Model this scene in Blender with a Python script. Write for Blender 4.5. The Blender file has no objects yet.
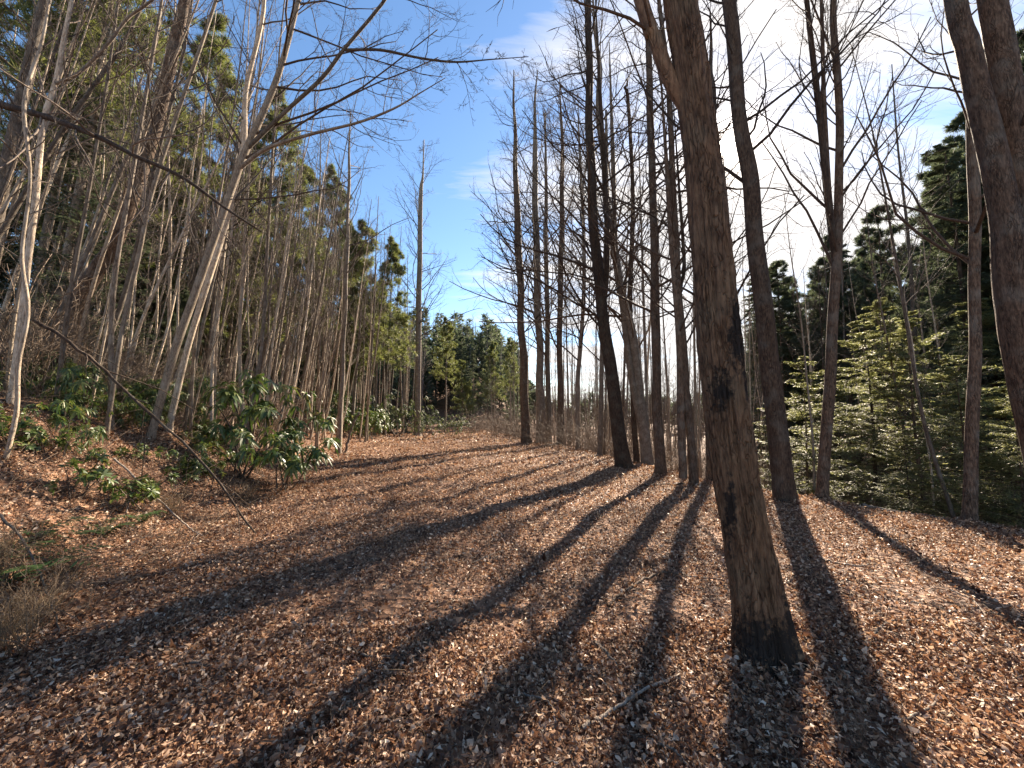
import bpy, math
import numpy as np
from mathutils import Vector, Matrix

# ------------------------------------------------------------------ camera, sky, sun
S = bpy.context.scene
COL = S.collection
F, EYE, PITCH = 395.0, 1.55, math.radians(5.2)
cam_d = bpy.data.cameras.new('camera'); cam = bpy.data.objects.new('camera', cam_d); COL.objects.link(cam)
cam_d.sensor_width = 36.0; cam_d.lens = 36.0 * F / 1024.0
cam_d.clip_start = 0.05; cam_d.clip_end = 3000
cam.location = (0, 0, EYE); cam.rotation_euler = (math.pi / 2 + PITCH, 0, 0)
S.camera = cam
CP, SP = math.cos(PITCH), math.sin(PITCH)

def ray(px, py):
    a, b = (px - 512) / F, (384 - py) / F
    return np.array([a, CP - b * SP, SP + b * CP])
def at(px, py, Y):                       # the point seen at a pixel, Y metres ahead
    d = ray(px, py); return np.array([0, 0, EYE]) + d * (Y / d[1])
def proj(p):
    y, z = p[1], p[2] - EYE
    dep = y * CP + z * SP
    return 512 + F * p[0] / dep, 384 - F * (-y * SP + z * CP) / dep

sd = ray(726, 147); sd = sd / np.linalg.norm(sd)
SUN_EL = math.asin(sd[2]); SUN_AZ = math.atan2(sd[0], sd[1])

W = bpy.data.worlds.new('World'); S.world = W; W.use_nodes = True
def N(nt, t, **kw):
    n = nt.nodes.new(t)
    for k, v in kw.items(): setattr(n, k, v)
    return n
def mth(nt, op, a, b=None, c=None, clamp=False):
    n = N(nt, 'ShaderNodeMath', operation=op, use_clamp=clamp)
    for i, v in enumerate((a, b, c)):
        if v is None: continue
        if isinstance(v, (int, float)): n.inputs[i].default_value = v
        else: nt.links.new(v, n.inputs[i])
    return n.outputs[0]
def build_world():
    nt = W.node_tree; nt.nodes.clear(); L = nt.links.new
    out = N(nt, 'ShaderNodeOutputWorld'); bg = N(nt, 'ShaderNodeBackground'); bg.inputs['Strength'].default_value = 0.056
    sky = N(nt, 'ShaderNodeTexSky', sky_type='NISHITA', sun_disc=False, sun_elevation=SUN_EL, sun_rotation=SUN_AZ,
            altitude=600, air_density=1.0, dust_density=0.15, ozone_density=1.5)
    tc = N(nt, 'ShaderNodeTexCoord')
    nrm = N(nt, 'ShaderNodeVectorMath', operation='NORMALIZE'); L(tc.outputs['Generated'], nrm.inputs[0])
    dot = N(nt, 'ShaderNodeVectorMath', operation='DOT_PRODUCT'); L(nrm.outputs[0], dot.inputs[0]); dot.inputs[1].default_value = tuple(sd)
    d = mth(nt, 'MAXIMUM', dot.outputs['Value'], 0.0)
    sep = N(nt, 'ShaderNodeSeparateXYZ'); L(nrm.outputs[0], sep.inputs[0])
    zz = mth(nt, 'ADD', mth(nt, 'MAXIMUM', sep.outputs['Z'], 0.0), 0.12)
    cmb = N(nt, 'ShaderNodeCombineXYZ'); L(mth(nt, 'DIVIDE', sep.outputs['X'], zz), cmb.inputs[0]); L(mth(nt, 'DIVIDE', sep.outputs['Y'], zz), cmb.inputs[1])
    mp = N(nt, 'ShaderNodeMapping'); L(cmb.outputs[0], mp.inputs[0]); mp.inputs['Rotation'].default_value = (0, 0, math.radians(28)); mp.inputs['Scale'].default_value = (0.55, 2.6, 1)
    mp.inputs['Location'].default_value = (3.1, 0.7, 0)
    nz = N(nt, 'ShaderNodeTexNoise'); L(mp.outputs[0], nz.inputs['Vector']); nz.inputs['Scale'].default_value = 1.1; nz.inputs['Detail'].default_value = 8; nz.inputs['Roughness'].default_value = 0.62; nz.inputs['Distortion'].default_value = 0.3
    # thin cloud: thickest round the sun's side of the sky and towards the horizon ahead
    near = mth(nt, 'POWER', d, 5.0)
    low = mth(nt, 'MULTIPLY', mth(nt, 'POWER', mth(nt, 'SUBTRACT', 1.0, mth(nt, 'MAXIMUM', sep.outputs['Z'], 0.0)), 5.0), mth(nt, 'POWER', d, 1.2))
    cov = mth(nt, 'ADD', mth(nt, 'MULTIPLY', near, 0.62), mth(nt, 'MULTIPLY', low, 0.56))
    cov = mth(nt, 'ADD', cov, mth(nt, 'MULTIPLY', mth(nt, 'MAXIMUM', mth(nt, 'MULTIPLY', sep.outputs['Y'], -1.0), 0.0), 0.4))  # unseen cloud added behind the camera to whiten the fill light
    v = mth(nt, 'ADD', nz.outputs['Fac'], mth(nt, 'SUBTRACT', cov, 0.83))
    m = mth(nt, 'MULTIPLY', v, 4.0, clamp=True)
    m = mth(nt, 'SMOOTH_MIN', m, 0.95, 0.1)
    cl = N(nt, 'ShaderNodeMix', data_type='RGBA')
    mx = N(nt, 'ShaderNodeMix', data_type='RGBA'); L(m, mx.inputs['Factor'])
    hsv = N(nt, 'ShaderNodeHueSaturation'); L(sky.outputs[0], hsv.inputs['Color']); hsv.inputs['Saturation'].default_value = 1.2; hsv.inputs['Value'].default_value = 1.4
    L(hsv.outputs[0], mx.inputs['A']); mx.inputs['B'].default_value = (5.8, 6.1, 6.5, 1)
    au = mth(nt, 'ADD', mth(nt, 'MULTIPLY', mth(nt, 'POWER', d, 60.0), 0.8), mth(nt, 'MULTIPLY', mth(nt, 'POWER', d, 700.0), 24.0))
    disc = mth(nt, 'MULTIPLY', mth(nt, 'GREATER_THAN', d, math.cos(math.radians(0.9))), 300.0)
    au = mth(nt, 'ADD', au, disc)
    ac = N(nt, 'ShaderNodeMix', data_type='RGBA', blend_type='MULTIPLY'); ac.inputs['Factor'].default_value = 1; L(au, ac.inputs['A']); ac.inputs['B'].default_value = (1.0, 0.95, 0.88, 1)
    ad = N(nt, 'ShaderNodeMix', data_type='RGBA', blend_type='ADD'); ad.inputs['Factor'].default_value = 1
    L(mx.outputs['Result'], ad.inputs['A']); L(ac.outputs['Result'], ad.inputs['B'])
    L(ad.outputs['Result'], bg.inputs['Color']); L(bg.outputs[0], out.inputs['Surface'])
build_world()
sun_d = bpy.data.lights.new('sun', 'SUN'); sun_d.energy = 5.0; sun_d.angle = math.radians(0.53); sun_d.color = (1.0, 0.93, 0.82)
sun = bpy.data.objects.new('sun', sun_d); COL.objects.link(sun); sun.location = tuple(sd * 60)
sun.rotation_euler = Vector(tuple(-sd)).to_track_quat('-Z', 'Y').to_euler()
vs = S.view_settings; vs.view_transform = 'Standard'; vs.look = 'None'; vs.gamma = 1.0; vs.use_curve_mapping = False; vs.exposure = 1.86; vs.use_white_balance = True; vs.white_balance_temperature = 7500; vs.white_balance_tint = 14
S.cycles.max_bounces = 6; S.cycles.diffuse_bounces = 3; S.cycles.glossy_bounces = 2; S.cycles.transmission_bounces = 3

rng = np.random.default_rng(7)

# ------------------------------------------------------------------ materials
def new_mat(name):
    m = bpy.data.materials.new(name); m.use_nodes = True; nt = m.node_tree; nt.nodes.clear()
    out = N(nt, 'ShaderNodeOutputMaterial'); p = N(nt, 'ShaderNodeBsdfPrincipled'); nt.links.new(p.outputs[0], out.inputs[0])
    return m, nt, p, out
def ramp(nt, fac, stops, interp='LINEAR'):
    r = N(nt, 'ShaderNodeValToRGB'); cr = r.color_ramp; cr.interpolation = interp
    while len(cr.elements) < len(stops): cr.elements.new(0.5)
    for e, (p, c) in zip(cr.elements, stops): e.position = p; e.color = (*c, 1)
    nt.links.new(fac, r.inputs[0]); return r.outputs[0]
def bark_mat(name, dark, mid, light, k=1.0, bump=0.6, blotch=0.0, blotch_col=(0.35, 0.36, 0.30)):
    m, nt, p, out = new_mat(name); L = nt.links.new
    tc = N(nt, 'ShaderNodeTexCoord'); mp = N(nt, 'ShaderNodeMapping'); L(tc.outputs['Object'], mp.inputs[0]); mp.inputs['Scale'].default_value = (k, k, k * 0.24)
    oi = N(nt, 'ShaderNodeObjectInfo')
    wob = N(nt, 'ShaderNodeTexNoise'); L(mp.outputs[0], wob.inputs['Vector']); wob.inputs['Scale'].default_value = 9; wob.inputs['Detail'].default_value = 3
    wv = N(nt, 'ShaderNodeMix', data_type='RGBA', blend_type='LINEAR_LIGHT'); wv.inputs['Factor'].default_value = 0.10; L(mp.outputs[0], wv.inputs['A']); L(wob.outputs['Color'], wv.inputs['B'])
    vo = N(nt, 'ShaderNodeTexVoronoi', feature='DISTANCE_TO_EDGE'); L(wv.outputs['Result'], vo.inputs['Vector']); vo.inputs['Scale'].default_value = 30
    fis = mth(nt, 'MULTIPLY_ADD', vo.outputs['Distance'], 9.0, mth(nt, 'MULTIPLY', mth(nt, 'SUBTRACT', wob.outputs['Fac'], 0.42), 4.0), clamp=True)
    n1 = N(nt, 'ShaderNodeTexNoise'); L(mp.outputs[0], n1.inputs['Vector']); n1.inputs['Scale'].default_value = 38; n1.inputs['Detail'].default_value = 9; n1.inputs['Roughness'].default_value = 0.65
    n2 = N(nt, 'ShaderNodeTexNoise'); L(tc.outputs['Object'], n2.inputs['Vector']); n2.inputs['Scale'].default_value = 3.2 * k; n2.inputs['Detail'].default_value = 5
    c = ramp(nt, n1.outputs['Fac'], [(0.33, dark), (0.5, mid), (0.68, light)])
    mx = N(nt, 'ShaderNodeMix', data_type='RGBA'); L(ramp(nt, n2.outputs['Fac'], [(0.5, (0, 0, 0)), (0.66, (blotch,) * 3)]), mx.inputs['Factor']); L(c, mx.inputs['A']); mx.inputs['B'].default_value = (*blotch_col, 1)
    hs = N(nt, 'ShaderNodeHueSaturation'); L(mx.outputs['Result'], hs.inputs['Color']); L(mth(nt, 'MULTIPLY_ADD', oi.outputs['Random'], 0.95, 0.48), hs.inputs['Value'])
    fm = N(nt, 'ShaderNodeMix', data_type='RGBA', blend_type='MULTIPLY'); fm.inputs['Factor'].default_value = min(1.0, bump); L(hs.outputs[0], fm.inputs['A']); L(ramp(nt, fis, [(0, (.42, .38, .35)), (.5, (1, 1, 1))]), fm.inputs['B'])
    hs = fm
    L(fm.outputs['Result'], p.inputs['Base Color']); p.inputs['Roughness'].default_value = 0.82; p.inputs['Specular IOR Level'].default_value = 0.25
    b = N(nt, 'ShaderNodeBump'); L(mth(nt, 'MULTIPLY_ADD', n1.outputs['Fac'], 0.6, fis), b.inputs['Height']); b.inputs['Strength'].default_value = bump; b.inputs['Distance'].default_value = 0.018; L(b.outputs[0], p.inputs['Normal'])
    return m, nt, p, hs
def leaf_mat(name, stops, rough=0.55, trans=0.3, spec=0.4, tint=None):
    m, nt, p, out = new_mat(name); L = nt.links.new
    g = N(nt, 'ShaderNodeNewGeometry')
    c = ramp(nt, g.outputs['Random Per Island'], stops)
    L(c, p.inputs['Base Color']); p.inputs['Roughness'].default_value = rough; p.inputs['Specular IOR Level'].default_value = spec
    t = N(nt, 'ShaderNodeBsdfTranslucent')
    h = N(nt, 'ShaderNodeHueSaturation'); L(c, h.inputs['Color']); h.inputs['Saturation'].default_value = 1.15; h.inputs['Value'].default_value = 1.35
    L(h.outputs[0], t.inputs[0])
    mx = N(nt, 'ShaderNodeMixShader'); mx.inputs[0].default_value = trans
    L(p.outputs[0], mx.inputs[1]); L(t.outputs[0], mx.inputs[2]); L(mx.outputs[0], out.inputs[0])
    return m

M_BIG, _nt, _p, _hs = bark_mat('bark_rugged', (0.085, 0.05, 0.031), (0.205, 0.122, 0.072), (0.34, 0.215, 0.128), 1.0, 0.8, 0.22, (0.29, 0.25, 0.17))
# charred wound and hollow on the big trunk (a mark with its own shape on the bark)
def add_scar(nt, p, hs, spots):
    L = nt.links.new; tc = N(nt, 'ShaderNodeTexCoord')
    nz = N(nt, 'ShaderNodeTexNoise'); L(tc.outputs['Object'], nz.inputs['Vector']); nz.inputs['Scale'].default_value = 22; nz.inputs['Detail'].default_value = 9; nz.inputs['Roughness'].default_value = 0.7
    tot = None
    for c, s in spots:
        mp = N(nt, 'ShaderNodeMapping'); L(tc.outputs['Object'], mp.inputs[0]); mp.inputs['Location'].default_value = tuple(-a / b for a, b in zip(c, s)); mp.inputs['Scale'].default_value = tuple(1 / b for b in s)
        ln = N(nt, 'ShaderNodeVectorMath', operation='LENGTH'); L(mp.outputs[0], ln.inputs[0])
        v = mth(nt, 'MULTIPLY', mth(nt, 'SUBTRACT', mth(nt, 'ADD', 1.0, mth(nt, 'MULTIPLY', mth(nt, 'SUBTRACT', nz.outputs['Fac'], 0.5), 3.4)), ln.outputs['Value']), 2.2, clamp=True)
        tot = v if tot is None else mth(nt, 'MAXIMUM', tot, v)
    mx = N(nt, 'ShaderNodeMix', data_type='RGBA'); L(tot, mx.inputs['Factor']); L(hs.outputs['Result'], mx.inputs['A']); mx.inputs['B'].default_value = (0.028, 0.022, 0.018, 1)
    L(mx.outputs['Result'], p.inputs['Base Color'])
M_DARK = bark_mat('bark_dark', (0.04, 0.026, 0.018), (0.11, 0.072, 0.049), (0.20, 0.135, 0.092), 1.2, 0.8, 0.4, (0.2, 0.19, 0.16))[0]
M_PALE = bark_mat('bark_pale', (0.17, 0.125, 0.088), (0.40, 0.315, 0.23), (0.60, 0.50, 0.39), 1.6, 0.5, 0.4, (0.62, 0.56, 0.46))[0]
M_GREY = bark_mat('bark_grey', (0.07, 0.054, 0.042), (0.165, 0.13, 0.1), (0.28, 0.23, 0.18), 1.5, 0.5, 0.4, (0.34, 0.31, 0.26))[0]
M_TWIG_SHADE = bark_mat('bark_twig_shade', (0.03, 0.021, 0.016), (0.075, 0.05, 0.036), (0.13, 0.092, 0.07), 2.0, 0.2)[0]  # twig bark copy, darkened in its colour to stand for backlit shade
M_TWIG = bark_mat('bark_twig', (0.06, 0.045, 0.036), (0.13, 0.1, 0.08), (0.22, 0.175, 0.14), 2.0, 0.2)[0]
M_DEAD = bark_mat('dead_wood', (0.10, 0.08, 0.065), (0.24, 0.195, 0.155), (0.40, 0.34, 0.28), 2.0, 0.5)[0]
M_PINE = leaf_mat('pine_needles', [(0, (0.075, 0.095, 0.03)), (0.5, (0.13, 0.15, 0.055)), (1, (0.21, 0.21, 0.09))], 0.5, 0.45)
M_HEM = leaf_mat('hemlock_needles', [(0, (0.11, 0.125, 0.055)), (0.6, (0.21, 0.22, 0.10)), (1, (0.33, 0.32, 0.17))], 0.5, 0.55, 0.35)
M_FAR = leaf_mat('dark_conifer_needles', [(0, (0.05, 0.066, 0.042)), (1, (0.12, 0.14, 0.082))], 0.6, 0.4, 0.2)
M_RHO = leaf_mat('rhododendron_leaf', [(0, (0.04, 0.075, 0.02)), (0.6, (0.085, 0.13, 0.04)), (0.9, (0.17, 0.19, 0.06)), (1, (0.26, 0.21, 0.08))], 0.42, 0.28, 0.45)
M_FERN = leaf_mat('fern_leaf', [(0, (0.03, 0.07, 0.02)), (1, (0.07, 0.12, 0.04))], 0.45, 0.3)
M_LEAF = leaf_mat('dead_leaf', [(0, (0.05, 0.026, 0.018)), (0.22, (0.135, 0.068, 0.043)), (0.48, (0.29, 0.158, 0.096)), (0.70, (0.45, 0.285, 0.185)), (0.90, (0.60, 0.435, 0.31)), (1, (0.76, 0.62, 0.48))], 0.5, 0.22, 0.3)
M_STRAW = leaf_mat('dry_grass_blade', [(0, (0.16, 0.105, 0.06)), (1, (0.34, 0.25, 0.15))], 0.6, 0.25)
M_BRUSH = leaf_mat('dry_twig', [(0, (0.10, 0.07, 0.048)), (1, (0.24, 0.17, 0.115))], 0.7, 0.0)

def ground_mat():
    m, nt, p, out = new_mat('leaf_covered_soil'); L = nt.links.new
    tc = N(nt, 'ShaderNodeTexCoord')
    v = N(nt, 'ShaderNodeTexVoronoi'); L(tc.outputs['Object'], v.inputs['Vector']); v.inputs['Scale'].default_value = 14; v.inputs['Randomness'].default_value = 1
    sc = N(nt, 'ShaderNodeSeparateColor'); L(v.outputs['Color'], sc.inputs[0])
    n = N(nt, 'ShaderNodeTexNoise'); L(tc.outputs['Object'], n.inputs['Vector']); n.inputs['Scale'].default_value = 0.9; n.inputs['Detail'].default_value = 8
    a = ramp(nt, sc.outputs[0], [(0, (0.06, 0.032, 0.02)), (0.5, (0.18, 0.09, 0.053)), (1, (0.31, 0.18, 0.11))])
    hs = N(nt, 'ShaderNodeHueSaturation'); L(a, hs.inputs['Color']); L(mth(nt, 'MULTIPLY_ADD', n.outputs['Fac'], 1.2, 0.35), hs.inputs['Value'])
    L(hs.outputs[0], p.inputs['Base Color']); p.inputs['Roughness'].default_value = 0.8; p.inputs['Specular IOR Level'].default_value = 0.2
    b = N(nt, 'ShaderNodeBump'); L(mth(nt, 'ADD', v.outputs['Distance'], sc.outputs[1]), b.inputs['Height']); b.inputs['Strength'].default_value = 0.9; b.inputs['Distance'].default_value = 0.04; L(b.outputs[0], p.inputs['Normal'])
    return m
M_GROUND = ground_mat()

# ------------------------------------------------------------------ object helpers
def set_mesh(me, V, faces, smooth=True):
    V = np.asarray(V, np.float32).reshape(-1, 3)
    me.vertices.add(len(V)); me.vertices.foreach_set('co', V.ravel())
    loops = np.concatenate([f.ravel() for f in faces]).astype(np.int32)
    tot = np.concatenate([np.full(len(f), f.shape[1], np.int32) for f in faces])
    me.loops.add(len(loops)); me.loops.foreach_set('vertex_index', loops)
    me.polygons.add(len(tot)); me.polygons.foreach_set('loop_start', np.concatenate([[0], np.cumsum(tot)[:-1]]).astype(np.int32))
    if smooth: me.polygons.foreach_set('use_smooth', np.ones(len(tot), bool))
    me.update(calc_edges=True)
def obj(name, geo, mat, parent=None, smooth=True):
    V, faces = geo
    me = bpy.data.meshes.new(name); set_mesh(me, V, faces, smooth); me.materials.append(mat)
    o = bpy.data.objects.new(name, me); COL.objects.link(o); o.parent = parent; return o
def tag(o, label, cat, group=None):
    o['label'] = label; o['category'] = cat
    if group: o['group'] = group
    return o
def thing(name, label, cat, loc, group=None, rot=None, scale=1.0):
    o = bpy.data.objects.new(name, None); COL.objects.link(o); o.location = tuple(loc); o.empty_display_size = 0.1
    if rot is not None: o.rotation_euler = rot
    o.scale = (scale,) * 3
    return tag(o, label, cat, group)
def dup(root, loc, rot, scale, label, group=None):
    r = root.copy(); COL.objects.link(r); r.location = tuple(loc); r.rotation_euler = rot; r.scale = (scale,) * 3
    r['label'] = label
    if group: r['group'] = group
    elif 'group' in r: del r['group']
    for ch in list(root.children):
        c = ch.copy(); COL.objects.link(c); c.parent = r
    return r
def merge(geos):
    Vs, out, n = [], {}, 0
    for V, fs in geos:
        V = np.asarray(V).reshape(-1, 3); Vs.append(V)
        for f in fs: out.setdefault(f.shape[1], []).append(f + n)
        n += len(V)
    return np.concatenate(Vs), [np.concatenate(v) for v in out.values()]

def tubes(P, R, sides=4):
    """N polylines of K points, each grown to a tapered tube."""
    P = np.asarray(P, float); R = np.asarray(R, float); n, k, _ = P.shape
    T = np.empty_like(P); T[:, 1:-1] = P[:, 2:] - P[:, :-2]; T[:, 0] = P[:, 1] - P[:, 0]; T[:, -1] = P[:, -1] - P[:, -2]
    T /= np.linalg.norm(T, axis=2, keepdims=True) + 1e-9
    mean = P[:, -1] - P[:, 0]; ref = np.zeros((n, 3)); ref[np.arange(n), np.argmin(np.abs(mean), axis=1)] = 1
    U = np.cross(T, ref[:, None, :]); U /= np.linalg.norm(U, axis=2, keepdims=True) + 1e-9
    Vv = np.cross(T, U)
    a = np.arange(sides) * 2 * np.pi / sides
    R = R[..., None] if R.ndim == 2 else R            # (n,k,sides) allows uneven trunks
    V = P[:, :, None, :] + R[..., None] * (np.cos(a)[None, None, :, None] * U[:, :, None, :] + np.sin(a)[None, None, :, None] * Vv[:, :, None, :])
    idx = np.arange(n * k * sides).reshape(n, k, sides)
    i0 = idx[:, :-1]; i1 = idx[:, 1:]
    q = np.stack([i0, np.roll(i0, -1, 2), np.roll(i1, -1, 2), i1], -1).reshape(-1, 4)
    fs = [q[:, ::-1]]
    cap = idx[:, -1, :]
    fs.append(cap[:, ::-1] if sides != 4 else cap[:, ::-1])
    return V.reshape(-1, 3), fs
def spline(pts, k):
    pts = np.asarray(pts, float); n = len(pts)
    e = np.vstack([2 * pts[0] - pts[1], pts, 2 * pts[-1] - pts[-2]])
    t = np.linspace(0, n - 1 - 1e-6, k); i = t.astype(int); f = (t - i)[:, None]
    a, b, c, d = e[i], e[i + 1], e[i + 2], e[i + 3]
    return 0.5 * (2 * b + (c - a) * f + (2 * a - 5 * b + 4 * c - d) * f ** 2 + (3 * b - a - 3 * c + d) * f ** 3)
def unit(v): return v / (np.linalg.norm(v, axis=-1, keepdims=True) + 1e-9)
def grow(P, R, n, t0, t1, ang, length, K, up, wander, g, ratio=0.55, rmin=0.0025, shrink=0.6, side=None):
    """n children on every parent polyline; length = fraction of the parent's (or metres, if negative)."""
    N0, K0, _ = P.shape; m = N0 * n
    pi = np.repeat(np.arange(N0), n); t = (t0 + (t1 - t0) * ((np.tile(np.arange(n), N0) + g.random(m)) / n))
    x = t * (K0 - 1); i = np.clip(x.astype(int), 0, K0 - 2); f = (x - i)[:, None]
    pos = P[pi, i] * (1 - f) + P[pi, i + 1] * f
    r0 = (R[pi, i] * (1 - f[:, 0]) + R[pi, i + 1] * f[:, 0])
    T = unit(P[pi, i + 1] - P[pi, i]); rnd = unit(g.normal(size=(m, 3)))
    if side is not None: rnd = unit(rnd + side)
    U = unit(rnd - (rnd * T).sum(1, keepdims=True) * T)
    a = np.radians(ang[0] + (ang[1] - ang[0]) * g.random(m))[:, None]
    d = np.cos(a) * T + np.sin(a) * U
    pl = np.linalg.norm(np.diff(P, axis=1), axis=2).sum(1)[pi]
    Ln = (-length if length < 0 else length * pl) * (1 - shrink * (t - t0) / max(t1 - t0, 1e-6)) * g.uniform(0.55, 1.25, m)
    Q = np.empty((m, K, 3)); Q[:, 0] = pos
    for k in range(1, K):
        d = unit(d + g.normal(size=(m, 3)) * wander + np.array([0, 0, up]))
        Q[:, k] = Q[:, k - 1] + d * (Ln / (K - 1))[:, None]
    rs = np.maximum(np.minimum(r0 * ratio, Ln * 0.0088), rmin)
    return Q, rs[:, None] * np.linspace(1, 0.35, K)[None]
def bare_crown(P, R, g, n=(22, 6, 4), t0=0.35, ang=(35, 65), l1=0.22, up=0.10, rmin=0.003, side=None, l2=0.42, l3=0.45):
    P0, R0 = P[None], R[None]; gs = []
    P1, R1 = grow(P0, R0, n[0], t0, 0.99, ang, l1, 8, up, 0.13, g, 0.42, rmin * 1.6, 0.65, side)
    gs.append(tubes(P1, R1, 5))
    P2, R2 = grow(P1, R1, n[1], 0.15, 1.0, (25, 60), l2, 6, up * 0.7, 0.20, g, 0.6, rmin * 1.2, 0.5)
    gs.append(tubes(P2, R2, 4))
    if len(n) > 2 and n[2]:
        P3, R3 = grow(P2, R2, n[2], 0.15, 1.0, (20, 55), l3, 4, up * 0.5, 0.22, g, 0.7, rmin, 0.4)
        gs.append(tubes(P3, R3, 3))
        if len(n) > 3 and n[3]:
            P4, R4 = grow(P3, R3, n[3], 0.2, 1.0, (20, 50), 0.5, 3, 0.03, 0.2, g, 0.8, rmin * 0.8, 0.3)
            gs.append(tubes(P4, R4, 3))
    return merge(gs)
def rough_R(R, sides, g, amp=0.06, ridges=0.0):
    """radius per ring and side with lumps and bark ridges that run along the stem"""
    k = len(R); a = np.arange(sides) * 2 * np.pi / sides; z = np.linspace(0, 1, k)[:, None]
    q = np.ones((k, sides))
    for _ in range(7):
        m = g.integers(1, 5); q += amp * 0.5 * np.sin(m * a[None] + g.uniform(0, 6.28) + z * g.uniform(-9, 9)) * np.sin(z * g.uniform(4, 22) + g.uniform(0, 6.28))
    if ridges:
        for _ in range(12):
            m = g.integers(6, max(sides // 3, 8)); q += ridges * 0.3 * np.sin(m * a[None] + g.uniform(0, 6.28) + np.sin(z * g.uniform(8, 40) + g.uniform(0, 6)) * 1.5) * np.sin(z * g.uniform(15, 70) + g.uniform(0, 6.28))
        q += g.normal(0, ridges * 0.10, (k, sides))
    return R[:, None] * q

# ------------------------------------------------------------------ terrain
def ip(y, pts):
    a = np.array(pts); return np.interp(y, a[:, 0], a[:, 1])
LEFT = [(-30, -3.2), (0, -2.9), (2.8, -3.3), (5.6, -4.4), (10, -5.7), (19, -8.0), (30, -9.5), (47, -11), (80, -13), (300, -40)]
RIGHT = [(-30, 9.0), (0, 7.8), (4.0, 7.2), (6.5, 6.8), (8.0, 6.0), (9.4, 5.1), (13, 4.4), (20, 3.2), (27, 1.6), (47, -3), (80, -6), (300, -25)]
def sm(a, b, x):
    t = np.clip((x - a) / (b - a), 0, 1); return t * t * (3 - 2 * t)
def vnoise(x, y, s):
    x = x / s; y = y / s; i = np.floor(x); j = np.floor(y); u = x - i; v = y - j; u = u * u * (3 - 2 * u); v = v * v * (3 - 2 * v)
    h = lambda a, b: np.modf(np.abs(np.sin(a * 127.1 + b * 311.7 + s * 17.3) * 43758.5453))[0]
    return (h(i, j) * (1 - u) + h(i + 1, j) * u) * (1 - v) + (h(i, j + 1) * (1 - u) + h(i + 1, j + 1) * u) * v - 0.5
def H(x, y):
    x = np.asarray(x, float); y = np.asarray(y, float)
    sl = ip(y, LEFT) - x; sr = x - ip(y, RIGHT)
    bank = ip(y, [(-30, 1.6), (8, 1.55), (12, 1.0), (20, 0.35), (300, 0.2)])
    z = bank * sm(-0.2, 3.0, sl) + ip(y, [(0, 0.24), (14, 0.24), (40, 0.2)]) * np.maximum(sl - 2.2, 0)
    z = np.where(sl > 45, bank + 0.2 * 43 + (sl - 45) * 0.05, z)
    z = z - 1.9 * sm(-0.2, 6.0, sr) + 0.45 * np.clip(x - np.maximum(ip(y, RIGHT) + 13, 0.60 * y + 4), 0, 60)
    z = z + 0.006 * np.clip(y - 20, 0, 400) + sm(70, 160, y) * 4 + 15 * sm(58, 125, y) * sm(-0.08, 0.10, -x / np.maximum(y, 1) + 0.03)
    z = z + 0.30 * vnoise(x, y, 3.1) * sm(-0.6, 1.5, np.maximum(sl, sr)) + 0.10 * vnoise(x + 31, y, 1.3) * sm(-0.8, 1, np.maximum(sl, sr))
    z = z + 0.10 * vnoise(x, y, 1.7) + 0.055 * vnoise(x, y + 9, 0.6) + 0.018 * vnoise(x + 5, y, 0.25)
    z = z - 0.05 * np.exp(-((x - (ip(y, LEFT) + 2.2)) / 0.45) ** 2) - 0.05 * np.exp(-((x - (ip(y, LEFT) + 3.9)) / 0.45) ** 2)   # old wheel ruts
    return z
def Hs(x, y): return float(H(np.array([x]), np.array([y]))[0])
def axis(lo, hi, fine, n):                       # fine spacing near zero, coarse far off
    out = [0.0]; v = 0.0
    while v < hi: v += fine * (1 + v / 6.0); out.append(v)
    neg = []; v = 0.0
    while v > lo: v -= fine * (1 - v / 6.0); neg.append(v)
    return np.array(neg[::-1] + out)
def terrain():
    xs = axis(-420, 420, 0.11, 0); ys = axis(-60, 700, 0.10, 0)
    X, Y = np.meshgrid(xs, ys); Z = H(X, Y)
    ny, nx = X.shape; idx = np.arange(nx * ny).reshape(ny, nx)
    q = np.stack([idx[:-1, :-1], idx[:-1, 1:], idx[1:, 1:], idx[1:, :-1]], -1).reshape(-1, 4)
    o = obj('ground', (np.stack([X, Y, Z], -1).reshape(-1, 3), [q]), M_GROUND); o['kind'] = 'structure'
terrain()

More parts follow.
